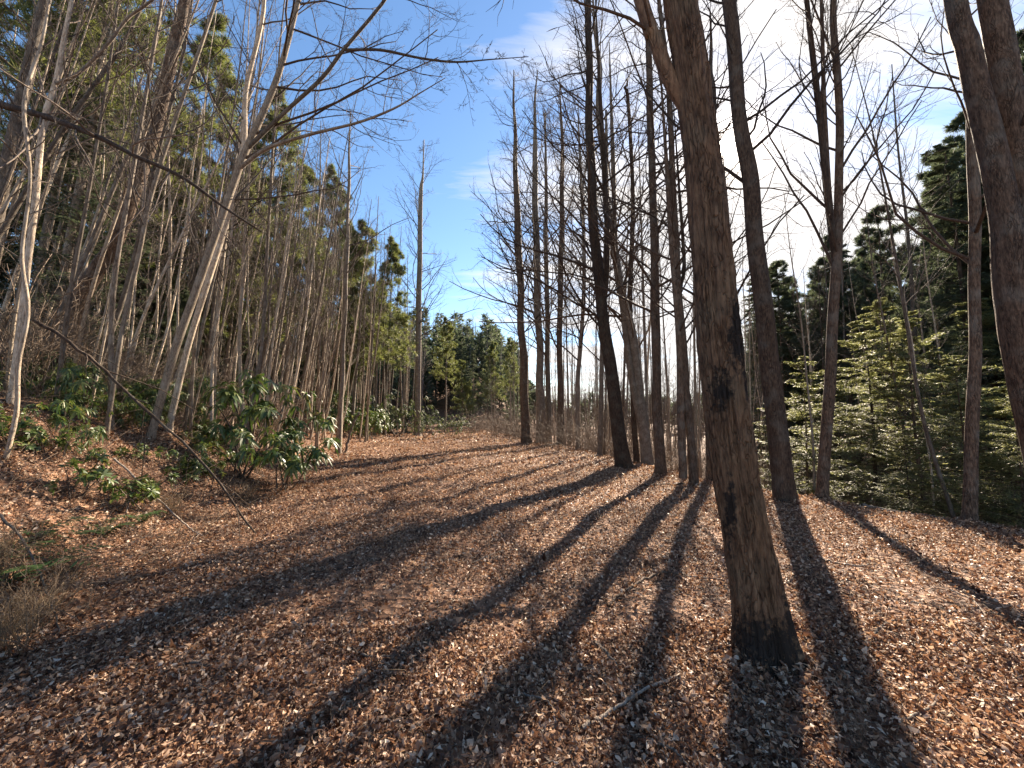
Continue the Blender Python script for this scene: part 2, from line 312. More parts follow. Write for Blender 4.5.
# ------------------------------------------------------------------ leaf litter and other stuff lying on the ground
def slope_n(x, y):
    e = 0.05; n = np.stack([-(H(x + e, y) - H(x - e, y)) / (2 * e), -(H(x, y + e) - H(x, y - e)) / (2 * e), np.ones_like(x)], -1); return unit(n)
PROFILES = {0: [0.06, 0.36, 0.50, 0.40, 0.20, 0.02], 1: [0.05, 0.34, 0.20, 0.48, 0.26, 0.03], 2: [0.05, 0.22, 0.33, 0.30, 0.17, 0.01], 3: [0.10, 0.50, 0.58, 0.34, 0.30, 0.02]}
def leaves(C, Nrm, size, g, prof=None, aspect=0.9, tilt=0.45, curl=1.0, rows=6):
    n = len(C); az = g.uniform(0, 2 * np.pi, n)
    Nn = unit(Nrm + g.normal(0, tilt, (n, 3)))
    A = np.stack([np.cos(az), np.sin(az), np.zeros(n)], -1); A = unit(A - (A * Nn).sum(1, keepdims=True) * Nn); B = np.cross(Nn, A)
    t = np.linspace(-0.5, 0.5, rows)
    pr = np.array([PROFILES[k] for k in range(4)])[:, np.linspace(0, 5, rows).round().astype(int)]
    w = pr[g.integers(0, 4, n)] * aspect * g.uniform(0.7, 1.15, (n, 1)) * (1 + g.normal(0, 0.12, (n, rows)))
    bend = g.normal(0.5, 0.9, n)[:, None] * curl; fold = g.normal(0.35, 0.6, n)[:, None] * curl; twist = g.normal(0, 0.7, n)[:, None] * curl
    V = np.empty((n, rows, 3, 3))
    for j, s in enumerate((-1, 0, 1)):
        along = t[None] * np.cos(bend * t * 0.9); h = bend * (t[None] ** 2) * 0.8
        lat = s * w * np.cos(fold); hh = h + abs(s) * w * np.sin(fold) + s * w * twist * t[None]
        V[:, :, j] = C[:, None] + size[:, None, None] * (along[..., None] * A[:, None] + lat[..., None] * B[:, None] + hh[..., None] * Nn[:, None])
    idx = np.arange(n * rows * 3).reshape(n, rows, 3)
    q = np.stack([idx[:, :-1, :-1], idx[:, :-1, 1:], idx[:, 1:, 1:], idx[:, 1:, :-1]], -1).reshape(-1, 4)
    return V.reshape(-1, 3), [q]
def litter():
    g = np.random.default_rng(3); gs = []
    for (y0, y1, xl, xr, dens, s0, s1, rows) in [(0.7, 3.2, -4.5, 5.5, 5200, 0.016, 0.046, 4), (3.2, 7, -7, 9.5, 2500, 0.02, 0.052, 3), (7, 13, -10, 10, 800, 0.032, 0.072, 3), (13, 26, -15, 9, 170, 0.055, 0.12, 3), (26, 62, -22, 6, 34, 0.11, 0.22, 3)]:
        n = int((y1 - y0) * (xr - xl) * dens); x = g.uniform(xl, xr, n); y = g.uniform(y0, y1, n)
        cl = vnoise(x, y, 0.9) + 0.7 * vnoise(x, y, 0.35)
        keep = g.random(n) < np.clip(0.85 + 0.7 * cl, 0.2, 1); x, y = x[keep], y[keep]; n = len(x)
        s = g.uniform(s0, s1, n) * np.where(g.random(n) < 0.05, 1.45, 1)
        z = H(x, y) + np.abs(g.normal(0.004, 0.026, n)) + 0.004
        gs.append(leaves(np.stack([x, y, z], -1), slope_n(x, y), s, g, tilt=0.8, rows=rows, aspect=0.70, curl=1.9))
    o = obj('leaf_litter', merge(gs), M_LEAF); o['kind'] = 'stuff'
litter()
def pile():
    g = np.random.default_rng(8); gs = []
    for (x, y, r) in FEET:
        if y > 16: continue
        n = 420; a = g.uniform(0, 6.28, n); d = r * 1.05 + np.abs(g.normal(0, .16, n)); X, Y = x + np.cos(a) * d, y + np.sin(a) * d
        z = H(X, Y) + .07 * np.exp(-(d - r) / .10) + np.abs(g.normal(0, .015, n)); gs.append(leaves(np.stack([X, Y, z], -1), slope_n(X, Y), g.uniform(.03, .07, n), g, tilt=.7, rows=4, aspect=.72, curl=1.5))
    o = obj('leaf_drift', merge(gs), M_LEAF); o['kind'] = 'stuff'
def sticks():
    g = np.random.default_rng(5); n = 5200
    y = 0.8 + 13 * g.random(n) ** 1.6; x = g.uniform(-0.75, 0.95, n) * (3.6 + y * 0.75); Ls = g.uniform(0.06, 0.5, n) ** 1.2
    az = g.uniform(0, 6.28, n); k = 4; P = np.empty((n, k, 3))
    for i in range(k):
        u = (i / (k - 1) - 0.5) * Ls; px = x + np.cos(az) * u + g.normal(0, 0.008, n); py = y + np.sin(az) * u + g.normal(0, 0.008, n)
        P[:, i] = np.stack([px, py, H(px, py) + 0.015 + np.abs(g.normal(0, 0.012, n))], -1)
    o = obj('twig_litter', tubes(P, np.outer(g.uniform(0.0012, 0.004, n), np.linspace(1, 0.6, k)), 4), M_BRUSH); o['kind'] = 'stuff'
    n = 2600; y = 2.6 + 9 * g.random(n); x = ip(y, LEFT) - g.uniform(-.2, 4.5, n); Ls = g.uniform(.15, .9, n); az = g.uniform(0, 6.28, n); el = np.abs(g.normal(0, .5, n)); P = np.empty((n, 4, 3))
    for i in range(4):
        u = i / 3 * Ls; P[:, i] = np.stack([x + np.cos(az) * u * np.cos(el) + g.normal(0, .012, n), y + np.sin(az) * u * np.cos(el) + g.normal(0, .012, n), 0 * x], -1); P[:, i, 2] = np.maximum(H(x, y) + u * np.sin(el), H(P[:, i, 0], P[:, i, 1])) + .012
    o = obj('dead_stalks', tubes(P, np.outer(g.uniform(.0014, .004, n), [1, .85, .65, .4]), 4), M_BRUSH); o['kind'] = 'stuff'
    n = 9000; y = 1 + 32 * g.random(n) ** 1.3; x = ip(y, LEFT) + (ip(y, RIGHT) - ip(y, LEFT)) * g.random(n)
    nb = 5000; yb = 2 + 14 * g.random(nb) ** 1.2; xb = ip(yb, LEFT) - g.uniform(-.3, 5, nb); x = np.concatenate([x, xb]); y = np.concatenate([y, yb])
    keep = vnoise(x, y, 1.9) + 0.4 * vnoise(x, y, 0.6) > 0.06; x, y = x[keep], y[keep]; n = len(x)
    hgt = g.uniform(0.03, 0.15, n) * (1 + y / 25); d = g.normal(0, 0.6, (n, 2)); b = np.stack([x, y, H(x, y)], -1); P = np.empty((n, 3, 3))
    for i, t in enumerate((0, 0.5, 1)): P[:, i] = b + np.stack([d[:, 0] * hgt * t * t, d[:, 1] * hgt * t * t, hgt * t], -1)
    o = obj('dry_grass', tubes(P, np.outer(0.0011 * (1 + y / 8), [1, 0.8, 0.3]), 3), M_STRAW); o['kind'] = 'stuff'
sticks()

# ------------------------------------------------------------------ the trees one can tell apart
FEET = []
def path_tree(name, label, pts, Y, Ht, mat, crown, seed, K=40, sides=14, dY=0.0, cat='tree', group=None, flare=0.12, ridges=0.0, amp=0.06, forks=(), tmat=None, extra=None, base=None):
    """pts: (px, py, width px) read off the photograph from the foot up, set Y metres ahead and carried on to height Ht."""
    g = np.random.default_rng(seed); n = len(pts)
    foot = at(pts[0][0], pts[0][1], Y); foot[2] = Hs(foot[0], foot[1]) - 0.08
    P = [foot]; Rr = []
    for i, (px, py, w) in enumerate(pts):
        y = Y + dY * i / max(n - 1, 1); q = at(px, py, y)
        if i: P.append(q)
        Rr.append(0.5 * w / F * (y * CP + (q[2] - EYE) * SP) / math.hypot(1, (px - 512) / F))
    d = unit(P[-1] - P[-2]); d = unit(d + np.array([0, 0, 0.25]))
    zl = P[-1][2]; rem = Ht - (zl - foot[2])
    if rem > 0.5:
        for f in (0.33, 0.66, 1.0):
            P.append(P[-1] + d * rem / 3 / max(d[2], .5) + g.normal(0, 0.12, 3) * np.array([1, 1, 0])); Rr.append(Rr[n - 1] * (1 - 0.86 * f) + 0.008)
    P = np.array(P); Pd = spline(P, 500); Rd = spline(np.array(Rr)[:, None].repeat(3, 1), 500)[:, 0]
    al = np.concatenate([[0], np.cumsum(np.linalg.norm(np.diff(Pd, axis=0), axis=1))]); u = np.linspace(0, al[-1], K)
    Pk = np.stack([np.interp(u, al, Pd[:, c]) for c in range(3)], -1); Rk = np.maximum(np.interp(u, al, Rd), 0.006)
    z = Pk[:, 2] - foot[2]; Rk = Rk * (1 + flare * np.exp(-z / (2.5 * Rk[0])))
    kk = np.linspace(0, 1, K)[:, None]
    for _ in range(4): Pk += np.sin(kk * g.uniform(8, 40) + g.uniform(0, 6.28)) * g.normal(0, 0.045 * Rk[0], (1, 3)) * np.minimum(kk * 6, 1)
    P0 = Pk - foot
    t = thing(name, label, cat, foot, group)
    RR = rough_R(Rk, sides, g, amp, ridges)
    aa = np.arange(sides) * 2 * np.pi / sides
    lob = sum(np.maximum(0, np.cos(aa - c)) ** 5 * w for c, w in zip(np.arange(5) * 1.257 + g.normal(0, .25, 5), g.uniform(.15, .55, 5)))
    RR = RR * (1 + lob[None] * (1.6 if K > 300 else 1.0) * np.exp(-np.maximum(z, 0) / (0.75 * Rk[0] + .04))[:, None])
    if K > 300:                                       # furrowed bark as real relief
        zz = np.maximum(z, 0)[:, None]; ua = aa[None] / 6.2832
        wx = ua * 34 + 1.6 * vnoise(ua * 9 + zz * 0, zz * 1.3, 1.0) + .8 * vnoise(ua * 20, zz * 4, 1.0)
        rid = 1 - 2.2 * np.abs(vnoise(wx, zz * 3.2 + 40, 1.0)); RR = RR + .011 * (rid - .6) + .006 * vnoise(wx * 2.7, zz * 17, 1.0) + .012 * vnoise(ua * 8, zz * 3, 1.0)
    FEET.append((foot[0], foot[1], Rk[0]))
    obj('trunk', tubes(P0[None], RR[None], sides), mat, t)
    gs = []
    for fk in forks:                                # forked stems: (px, py, w) from the fork up
        fp = np.array([at(a, b, Y + dY * 0.7) for a, b, _ in fk['pts']]) - foot
        fr = np.array([0.5 * w / F * ((Y + dY * .7) * CP + (q[2] + foot[2] - EYE) * SP) / math.hypot(1, (a - 512) / F) for (a, _, w), q in zip(fk['pts'], fp)])
        dd = unit(unit(fp[-1] - fp[-2]) + np.array([0, 0, 0.2])); L = fk.get('more', 4.0)
        fp = np.vstack([fp, fp[-1] + dd * L * 0.5, fp[-1] + dd * L]); fr = np.concatenate([fr, [fr[-1] * 0.6, fr[-1] * 0.15 + 0.004]])
        fP, fR = spline(fp, 24), spline(fr[:, None].repeat(3, 1), 24)[:, 0]
        obj('limb', tubes(fP[None], rough_R(fR, 10, g, amp)[None], 10), M_GREY if mat is M_PALE else mat, t)  # limbs on pale trunks get darker bark, backlit shade put into the colour
        gs.append(bare_crown(fP, fR, g, (max(crown['n'][0] // 2, 4),) + tuple(crown['n'][1:]), 0.35, crown.get('ang', (35, 65)), crown.get('l1', .22), crown.get('up', .1), crown.get('rmin', .003)))
    cr = dict(crown); nn = cr.pop('n')
    gs.append(bare_crown(P0, Rk, g, nn, **cr))
    obj('crown', merge(gs), tmat or (M_TWIG_SHADE if foot[0] > 0 else M_TWIG), t)  # crowns right of the camera take the twig colour darkened for backlight
    return t, P0, Rk, foot

# the big scarred trunk in the foreground
Y0 = 2.72
t, bigP, bigR, bigF = path_tree('scarred_tree', 'thick foreground trunk with charred scar and blackened foot, beside its own shadow', 
    [(766, 650, 50), (757, 590, 48), (741, 500, 46), (730, 430, 46), (720, 350, 44), (708, 240, 39.0), (696, 130, 33.0), (680, 0, 32.0)], Y0, 17, M_BIG,
    dict(n=(20, 6, 4), t0=0.45, l1=0.2), 11, K=760, sides=160, flare=0.30, ridges=0.07, amp=0.05,
    forks=[dict(pts=[(694, 122, 12), (672, 84, 14.5), (655, 40, 14), (638, -10, 13)], more=6)])
def bloc(px, py, Y):
    return tuple(at(px, py, Y) - bigF)
add_scar(_nt, _p, _hs, [(bloc(738, 335, Y0 - .12), (0.085, 0.12, 0.30)), (bloc(722, 392, Y0 - .12), (0.07, 0.12, 0.16)), (bloc(748, 385, Y0 - .1), (0.045, 0.12, 0.16)),
    (bloc(770, 645, Y0 - .10), (0.30, 0.30, 0.20)), (bloc(790, 615, Y0 - .05), (0.10, .2, .22)), (bloc(733, 520, Y0 - .1), (0.03, .12, .35))])

CR = dict(n=(26, 6, 4), t0=0.24, l1=0.27, rmin=0.0019, ang=(30, 75), up=.07)
path_tree('bare_tree', 'tall bare trunk just right of the sun, behind the scarred foreground tree', [(786, 500, 22.5), (778, 430, 21.6), (768, 350, 19.8), (757, 250, 18.0), (750, 180, 17.1), (741, 130, 15.3), (735, 60, 14.4), (729, 0, 13.5)], 7.6, 17, M_DARK, dict(n=(24, 6, 5), t0=0.36, l1=0.22, rmin=.002), 12, sides=20, K=70, ridges=0.04)
path_tree('forked_tree', 'slim dark tree splitting into three upright stems against the cloud, among the right hand evergreens', [(821, 498, 14), (826, 430, 13), (832, 340, 12), (837, 256, 11), (840, 180, 9), (838, 80, 8), (833, 0, 7)], 7.9, 15, M_DARK,
    dict(n=(40, 7, 6), t0=0.28, l1=0.22, ang=(20, 50), up=.12), 13, K=60,
    forks=[dict(pts=[(836, 262, 8), (828, 200, 8), (820, 120, 7), (810, 30, 6)], more=5), dict(pts=[(834, 246, 7), (828, 180, 6), (824, 100, 5), (822, 20, 4)], more=4)])
path_tree('twin_trunk_tree', 'massive twin trunked tree leaning in at the right edge', [(1068, 560, 58), (1048, 470, 52), (1030, 380, 46), (1012, 280, 40), (1003, 220, 34), (985, 120, 30), (970, 50, 26), (955, 0, 23)], 4.6, 16, M_DARK,
    dict(n=(20, 6, 4), t0=0.5, l1=0.22, rmin=.002), 14, sides=28, K=110, ridges=0.05,
    forks=[dict(pts=[(1038, 380, 30), (1028, 270, 38), (1020, 170, 36), (1008, 90, 33), (992, 0, 31)], more=6)])
path_tree('bare_tree', 'straight medium trunk standing just left of the twin trunked tree', [(968, 520, 17), (972, 430, 15), (975, 330, 14), (975, 240, 13), (972, 150, 12), (968, 60, 10)], 6.3, 13, M_DARK, dict(n=(26, 6, 5), t0=.3, l1=.22), 15, K=50, ridges=.03)
path_tree('bare_tree', 'dark tree with a bowed forking trunk at the edge of the leafy track', [(625, 468, 16.1), (617, 420, 13.6), (609, 360, 12.3), (601, 300, 11.5), (595, 240, 10.2), (590, 150, 8.5), (589, 60, 7.2), (588, 0, 6.0)], 13.0, 19, M_DARK,
    dict(CR, n=(52, 8, 5)), 16, K=70, sides=18, ridges=.03, forks=[dict(pts=[(604, 305, 5.5), (607, 262, 5.5), (606, 200, 5), (601, 110, 4)], more=5)])
path_tree('bare_tree', 'slanting pair of grey brown stems between the bowed dark tree and the straight one', [(648, 459, 11.9), (640, 390, 9.8), (630, 330, 8.5), (621, 290, 8.1), (612, 240, 7.6), (605, 180, 6.8), (599, 100, 6.0)], 14.5, 19, M_GREY, dict(CR, n=(44, 7, 5), side=np.array([-.4, 0, 0])), 17, K=60, ridges=.03,
    forks=[dict(pts=[(645, 440, 8), (632, 380, 7), (624, 320, 6), (616, 250, 5), (613, 160, 4.5)], more=5)])
path_tree('bare_tree', 'straight upright trunk with many branches, left of the scarred foreground tree', [(661, 476, 11.0), (658, 420, 9.8), (656, 340, 9.3), (654, 240, 8.5), (651, 140, 7.6), (649, 60, 6.4)], 11.4, 18, M_DARK, dict(CR, n=(46, 7, 5)), 18, K=60, ridges=.03)
path_tree('bare_tree', 'thin trunk with curved limb close beside the scarred foreground tree', [(694, 482, 10.2), (690, 430, 8.5), (683, 350, 8.1), (676, 250, 7.6), (673, 180, 6.4), (668, 80, 5.5)], 9.8, 16, M_DARK, dict(CR, n=(40, 7, 4)), 19, K=60,
    forks=[dict(pts=[(678, 290, 4), (684, 272, 4), (683, 240, 3.5), (680, 200, 3)], more=3), dict(pts=[(683, 478, 9), (681, 420, 8), (679, 340, 7), (671, 230, 6)], more=5)])
path_tree('bare_tree', 'short dark trunk glimpsed directly behind the scarred foreground tree', [(710, 472, 9), (709, 400, 8), (707, 300, 7), (712, 200, 6), (714, 100, 6)], 11.5, 15, M_DARK, dict(CR, n=(30, 6, 5)), 20, K=50)
path_tree('bare_tree', 'leftmost tall straight tree of the row right of the track', [(526, 443, 9.5), (524, 380, 8), (521, 310, 7.5), (518, 240, 7), (516, 170, 5), (514, 110, 2.6), (513, 70, 0.9)], 26, 24, M_DARK, dict(CR, n=(44, 8, 5), rmin=.006, l1=.22), 21, K=60)
path_tree('bare_tree', 'tall straight tree second from the left in the row right of the track', [(541, 443, 9), (540, 380, 7.5), (538, 310, 7), (536, 240, 6.5), (535, 160, 5), (535, 110, 2.8), (537, 70, 0.9)], 26.5, 23, M_GREY, dict(CR, n=(44, 8, 5), rmin=.006, l1=.22), 22, K=60)
path_tree('bare_tree', 'slim pale stem third from the left in the row right of the track', [(549, 444, 6), (548, 380, 5), (547, 300, 4.6), (546, 240, 4.2), (546, 170, 3), (545, 110, 0.9)], 27, 21, M_GREY, dict(CR, n=(44, 8, 5), rmin=.006), 23, K=50)
path_tree('bare_tree', 'slender dark tree fourth from the left in the row right of the track', [(561, 446, 7), (560, 380, 6), (560, 300, 5.5), (562, 220, 5), (562, 140, 3.4), (560, 85, 0.9)], 24.5, 21, M_DARK, dict(CR, n=(44, 8, 5), rmin=.006), 24, K=50)
path_tree('bare_tree', 'fine stem just left of the bowed dark tree', [(578, 450, 5), (578, 380, 4.4), (583, 310, 4), (584, 240, 3.6), (580, 160, 2.6), (578, 100, .8)], 21, 17, M_GREY, dict(CR, n=(44, 8, 5), rmin=.005), 25, K=50)
SL = dict(CR, n=(30, 6, 4))
path_tree('bare_tree', 'slim stem rising from behind the foot of the bowed dark tree, on its right', [(637, 460, 6), (633, 400, 5.2), (630, 300, 5), (633, 200, 4.4), (628, 100, 3.4)], 15.5, 16, M_DARK, SL, 26, K=50)
path_tree('bare_tree', 'slender pole between the bowed dark tree and the row on its left', [(600, 455, 5), (601, 400, 4.4), (603, 300, 4), (607, 200, 3.4), (606, 110, 2.4)], 18.0, 17, M_GREY, SL, 28, K=50)
# left bank
LC = dict(n=(16, 5, 4), t0=0.35, l1=0.24, rmin=0.003)
path_tree('leaning_pine', 'thick dark leaning trunk with broken stubs at upper left', [(62, 372, 24), (76, 310, 22), (96, 270, 19), (116, 240, 16), (135, 190, 15), (150, 145, 14), (166, 90, 13), (176, 40, 12), (186, -10, 11)], 8.0, 15, M_DARK, dict(n=(30, 4, 3), t0=0.15, l1=0.13, ang=(55, 85), up=0.0), 31, K=70, sides=16, ridges=.05, amp=.1)
path_tree('bare_tree', 'stout mottled trunk leaning at the far left edge near the top', [(-28, 340, 18), (-12, 260, 16), (2, 190, 15), (14, 130, 14), (30, 60, 13), (46, -5, 12)], 7.4, 13, M_GREY, dict(LC, n=(18, 5, 4)), 32, K=60, sides=16, ridges=.04)
path_tree('bare_tree', 'pale leaning tree whose dark limbs sweep over the track from upper left', [(150, 425, 10), (172, 360, 9), (194, 295, 8.5), (216, 235, 8), (240, 165, 7.5), (262, 115, 7), (283, 60, 6), (298, 0, 5)], 7.4, 13, M_PALE,
    dict(n=(20, 7, 6, 2), t0=0.42, l1=0.30, up=.03, side=np.array([.9, 0.1, 0]), rmin=.0028), 33, K=60, tmat=M_TWIG_SHADE,
    forks=[dict(pts=[(248, 148, 5), (285, 112, 4.4), (322, 78, 4), (345, 48, 3.5), (385, 0, 3)], more=3.5), dict(pts=[(240, 168, 5), (268, 148, 4), (312, 134, 3.2), (360, 122, 2.6), (395, 108, 2)], more=1.2), dict(pts=[(345, 50, 3), (380, 50, 2.6), (420, 58, 2.2), (455, 62, 1.8)], more=1.5)])
path_tree('bare_tree', 'pale sunlit stem beside the leaning tree with sweeping limbs', [(168, 415, 8), (187, 350, 7), (205, 290, 7), (222, 235, 6.5), (243, 150, 6), (246, 90, 5), (262, 20, 4.5)], 8.2, 13, M_PALE, dict(LC), 34)
path_tree('bare_tree', 'thin forked pale sapling reaching right across upper left sky', [(8, 420, 9), (20, 330, 8), (34, 210, 8), (44, 120, 7), (55, 85, 6.5), (64, 40, 5), (72, 0, 4.5)], 5.6, 9, M_PALE, dict(LC), 35,
    forks=[dict(pts=[(56, 84, 5), (80, 72, 4.5), (108, 44, 4), (128, 18, 3.5), (152, 0, 3)], more=2.5)])
path_tree('bare_tree', 'wavy pale sapling in front of the bank at the left edge', [(4, 455, 7), (16, 415, 6), (18, 365, 5.5), (28, 310, 5), (22, 255, 4.5), (30, 180, 4)], 4.6, 6.5, M_PALE, dict(LC, n=(12, 4, 3)), 36)
path_tree('bare_tree', 'whitish crooked sapling crossing the dark leaning trunk', [(108, 410, 6), (122, 330, 5.5), (138, 260, 5), (150, 200, 5), (172, 130, 4.5), (196, 60, 4), (216, 0, 3.5)], 6.6, 10, M_PALE, dict(LC), 37)
path_tree('bare_tree', 'tallest lone tree rising above the thin stand beside the track bend', [(417, 433, 7), (418, 370, 6), (419, 300, 5.5), (420, 240, 5), (421, 190, 4), (423, 175, 2), (424, 140, .8)], 36, 27, M_GREY, dict(CR, n=(46, 8, 5), t0=.3, l1=.2, rmin=.006), 38, K=50)
path_tree('bare_tree', 'dark stem with leaning dead pole at its foot where the bank meets the track', [(338, 452, 6), (341, 400, 5), (344, 330, 4.6), (347, 250, 4), (349, 170, 2.6), (350, 110, .8)], 18.5, 16, M_GREY, dict(CR, n=(20, 5, 4), t0=.5, rmin=.004), 39, K=50)

# a tree just out of frame whose dark limb hangs across the upper left
def limb_tree():
    g = np.random.default_rng(41); foot = np.array([-9.2, 5.4, 0]); foot[2] = Hs(foot[0], foot[1]) - .05
    t = thing('bare_tree', 'tree beyond the left edge holding a long dark limb that droops across the saplings', 'tree', foot)
    top = foot + np.array([0.6, 0, 11.0]); P = spline(np.array([foot, foot + [0.1, 0, 4], foot + [.3, .1, 8], top]), 30) - foot; R = np.linspace(.17, .03, 30)
    obj('trunk', tubes(P[None], rough_R(R, 12, g)[None], 12), M_DARK, t)
    lp = np.array([P[14] + foot, at(-40, 92, 5.3), at(0, 104, 5.2), at(50, 118, 5.1), at(100, 138, 5.0), at(135, 156, 5.0), at(180, 176, 5.0), at(225, 208, 5.1), at(262, 232, 5.3)]) - foot
    lP = spline(lp, 40); lR = np.linspace(.06, .010, 40)
    obj('limb', tubes(lP[None], rough_R(lR, 8, g, .12)[None], 8), M_DARK, t)
    obj('crown', merge([bare_crown(lP, lR, g, (13, 4, 3), .3, (30, 70), .28, .0, .003), bare_crown(P, R, g, (14, 5, 4), .45)]), M_TWIG, t)
limb_tree()

# ------------------------------------------------------------------ stands of thin stems: a few kinds, each copied as things of their own
def proto_stem(name, label, cat, h, r, mat, crown, seed, group, straight=0.25):
    g = np.random.default_rng(seed); k = 26
    w = np.cumsum(g.normal(0, straight * 0.2, (6, 3)), 0); w[0] = 0; w[:, 2] = 0
    P = spline(np.stack([w[:, 0], w[:, 1], np.linspace(0, h, 6)], -1), k); R = r * np.linspace(1, 0.14, k) ** 0.85; R[0] *= 1.25
    t = thing(name, label, cat, (0, 0, -50), group)
    obj('trunk', tubes(P[None], rough_R(R, 8, g, .08)[None], 8), mat, t)
    cr = dict(crown); n = cr.pop('n'); obj('crown', bare_crown(P, R, g, n, **cr), M_TWIG, t)
    return t
class Kind:
    def __init__(s, protos): s.p = protos; s.used = set()
    def put(s, i, loc, rot, sc, label, group):
        i %= len(s.p); r = s.p[i]
        if i not in s.used:
            s.used.add(i); r.location = tuple(loc); r.rotation_euler = rot; r.scale = (sc,) * 3; r['label'] = label
            if group: r['group'] = group
            elif 'group' in r: del r['group']
            return r
        return dup(r, loc, rot, sc, label, group)
    def clean(s):
        for i, r in enumerate(s.p):
            if i not in s.used:
                for c in list(r.children): bpy.data.objects.remove(c)
                bpy.data.objects.remove(r)
g = np.random.default_rng(50)
sap = Kind([proto_stem('sapling', 'x', 'sapling', h, r, m, dict(n=(n1, 5, 3), t0=t0, l1=.18, rmin=.0024, ang=(25, 60)), 60 + i, 'x', st)
            for i, (h, r, m, n1, t0, st) in enumerate([(11, .038, M_PALE, 20, .3, .5), (12, .045, M_PALE, 22, .35, .35), (10, .028, M_PALE, 18, .2, .6), (13, .05, M_GREY, 22, .3, .3), (9, .024, M_PALE, 18, .15, .6), (12, .042, M_GREY, 20, .4, .4)])])
pole = Kind([proto_stem('pole_tree', 'x', 'tree', h, r, m, dict(n=(n1, 6, 4), t0=t0, l1=.15, rmin=.0036, ang=(25, 60)), 80 + i, 'x', st)
             for i, (h, r, m, n1, t0, st) in enumerate([(17, .085, M_GREY, 22, .5, .25), (19, .10, M_GREY, 24, .45, .25), (15, .065, M_PALE, 20, .4, .35), (18, .09, M_DARK, 24, .5, .2), (16, .075, M_PALE, 20, .55, .3)])])
def lean_rot(lx, ly): return (math.radians(-ly), math.radians(lx), g.uniform(0, 6.28))
ORD = ['first', 'second', 'third', 'fourth', 'fifth', 'sixth', 'seventh', 'eighth', 'ninth', 'tenth', 'eleventh', 'twelfth', 'thirteenth', 'fourteenth', 'fifteenth', 'sixteenth', 'seventeenth', 'eighteenth', 'nineteenth', 'twentieth', 'twenty first', 'twenty second', 'twenty third', 'twenty fourth', 'twenty fifth', 'twenty sixth', 'twenty seventh', 'twenty eighth']
def lean_q(lx, ly, spin):
    m = Matrix.Rotation(math.radians(lx), 3, 'Y') @ Matrix.Rotation(math.radians(-ly), 3, 'X') @ Matrix.Rotation(spin, 3, 'Z'); return m.to_euler()
# near left bank saplings, each told apart by its rank along the bank
near = []
for k in range(24):
    y = g.uniform(5.2, 10.5); x = ip(y, LEFT) - g.uniform(1.6, 6.5)
    near.append((proj((x, y, Hs(x, y)))[0], x, y))
near.sort()
for k, (_, x, y) in enumerate(near):
    sap.put(k, (x, y, Hs(x, y) - .05), lean_q(g.uniform(5, 17), g.uniform(-4, 5), g.uniform(0, 6.28)), g.uniform(.8, 1.1), f'thin pale leaning sapling on the near left bank, {ORD[k]} foot from the left', 'saplings on the near left bank')
for k in range(165):                                     # slope behind
    y = 10 + 15 * g.random(); x = ip(y, LEFT) - 1.0 - g.uniform(0, 1) ** 1.2 * 13
    sap.put(k, (x, y, Hs(x, y) - .05), lean_q(g.uniform(0, 9), g.uniform(-3, 3), g.uniform(0, 6.28)), g.uniform(.8, 1.35), 'thin bare stem crowded in the stand covering the left slope', 'stems crowding the left slope')
for k in range(120):                                     # far left stand towards the bend
    y = 24 + 30 * g.random(); x = ip(y, LEFT) - 0.6 - g.uniform(0, 1) ** 1.3 * 17
    pole.put(k, (x, y, Hs(x, y) - .05), lean_q(g.uniform(-2, 5), g.uniform(-2, 2), g.uniform(0, 6.28)), g.uniform(.75, 1.15), 'slender bare tree in the distant stand left of the track bend', 'slender trees left of the track bend')
for k in range(120):                                    # beyond the row right of the track
    y = 14 + 40 * g.random(); x = ip(y, RIGHT) + 0.6 + g.uniform(0, 1) * (3 + y * 0.34)
    (sap if k % 3 else pole).put(k // 2, (x, y, Hs(x, y) - .05), lean_q(g.uniform(-3, 3), g.uniform(-2, 2), g.uniform(0, 6.28)), g.uniform(.6, 0.95), 'thin bare sapling in the low thicket beyond the row of trunks right of the track', 'saplings beyond the right hand row')
for k, (px, y, lx, sc) in enumerate([(752, 12, 1, .8), (806, 10.5, -3, .75), (862, 13, -2, .9), (905, 10, -4, .7), (920, 8.5, -2, .85), (945, 7.2, -5, .8), (957, 11, -3, .9)]):
    x = (px - 512) / F * y
    sap.put(k, (x, y, Hs(x, y) - .05), lean_q(lx, 0, k * 1.1), sc, f'thin bare sapling rising through the right hand evergreens, {ORD[k]} from the left among them', 'saplings among the right hand evergreens')
for k in range(22):
    y = g.uniform(14, 40); x = y * g.uniform(.72, 1.3)
    pole.put(k, (x, y, Hs(x, y) - .05), lean_q(g.uniform(-3, 2), 0, g.uniform(0, 6.28)), g.uniform(.6, .95), 'slender bare tree among the evergreens on the right hand hillside', 'bare trees on the right hillside')
sap.clean(); pole.clean()

pile()

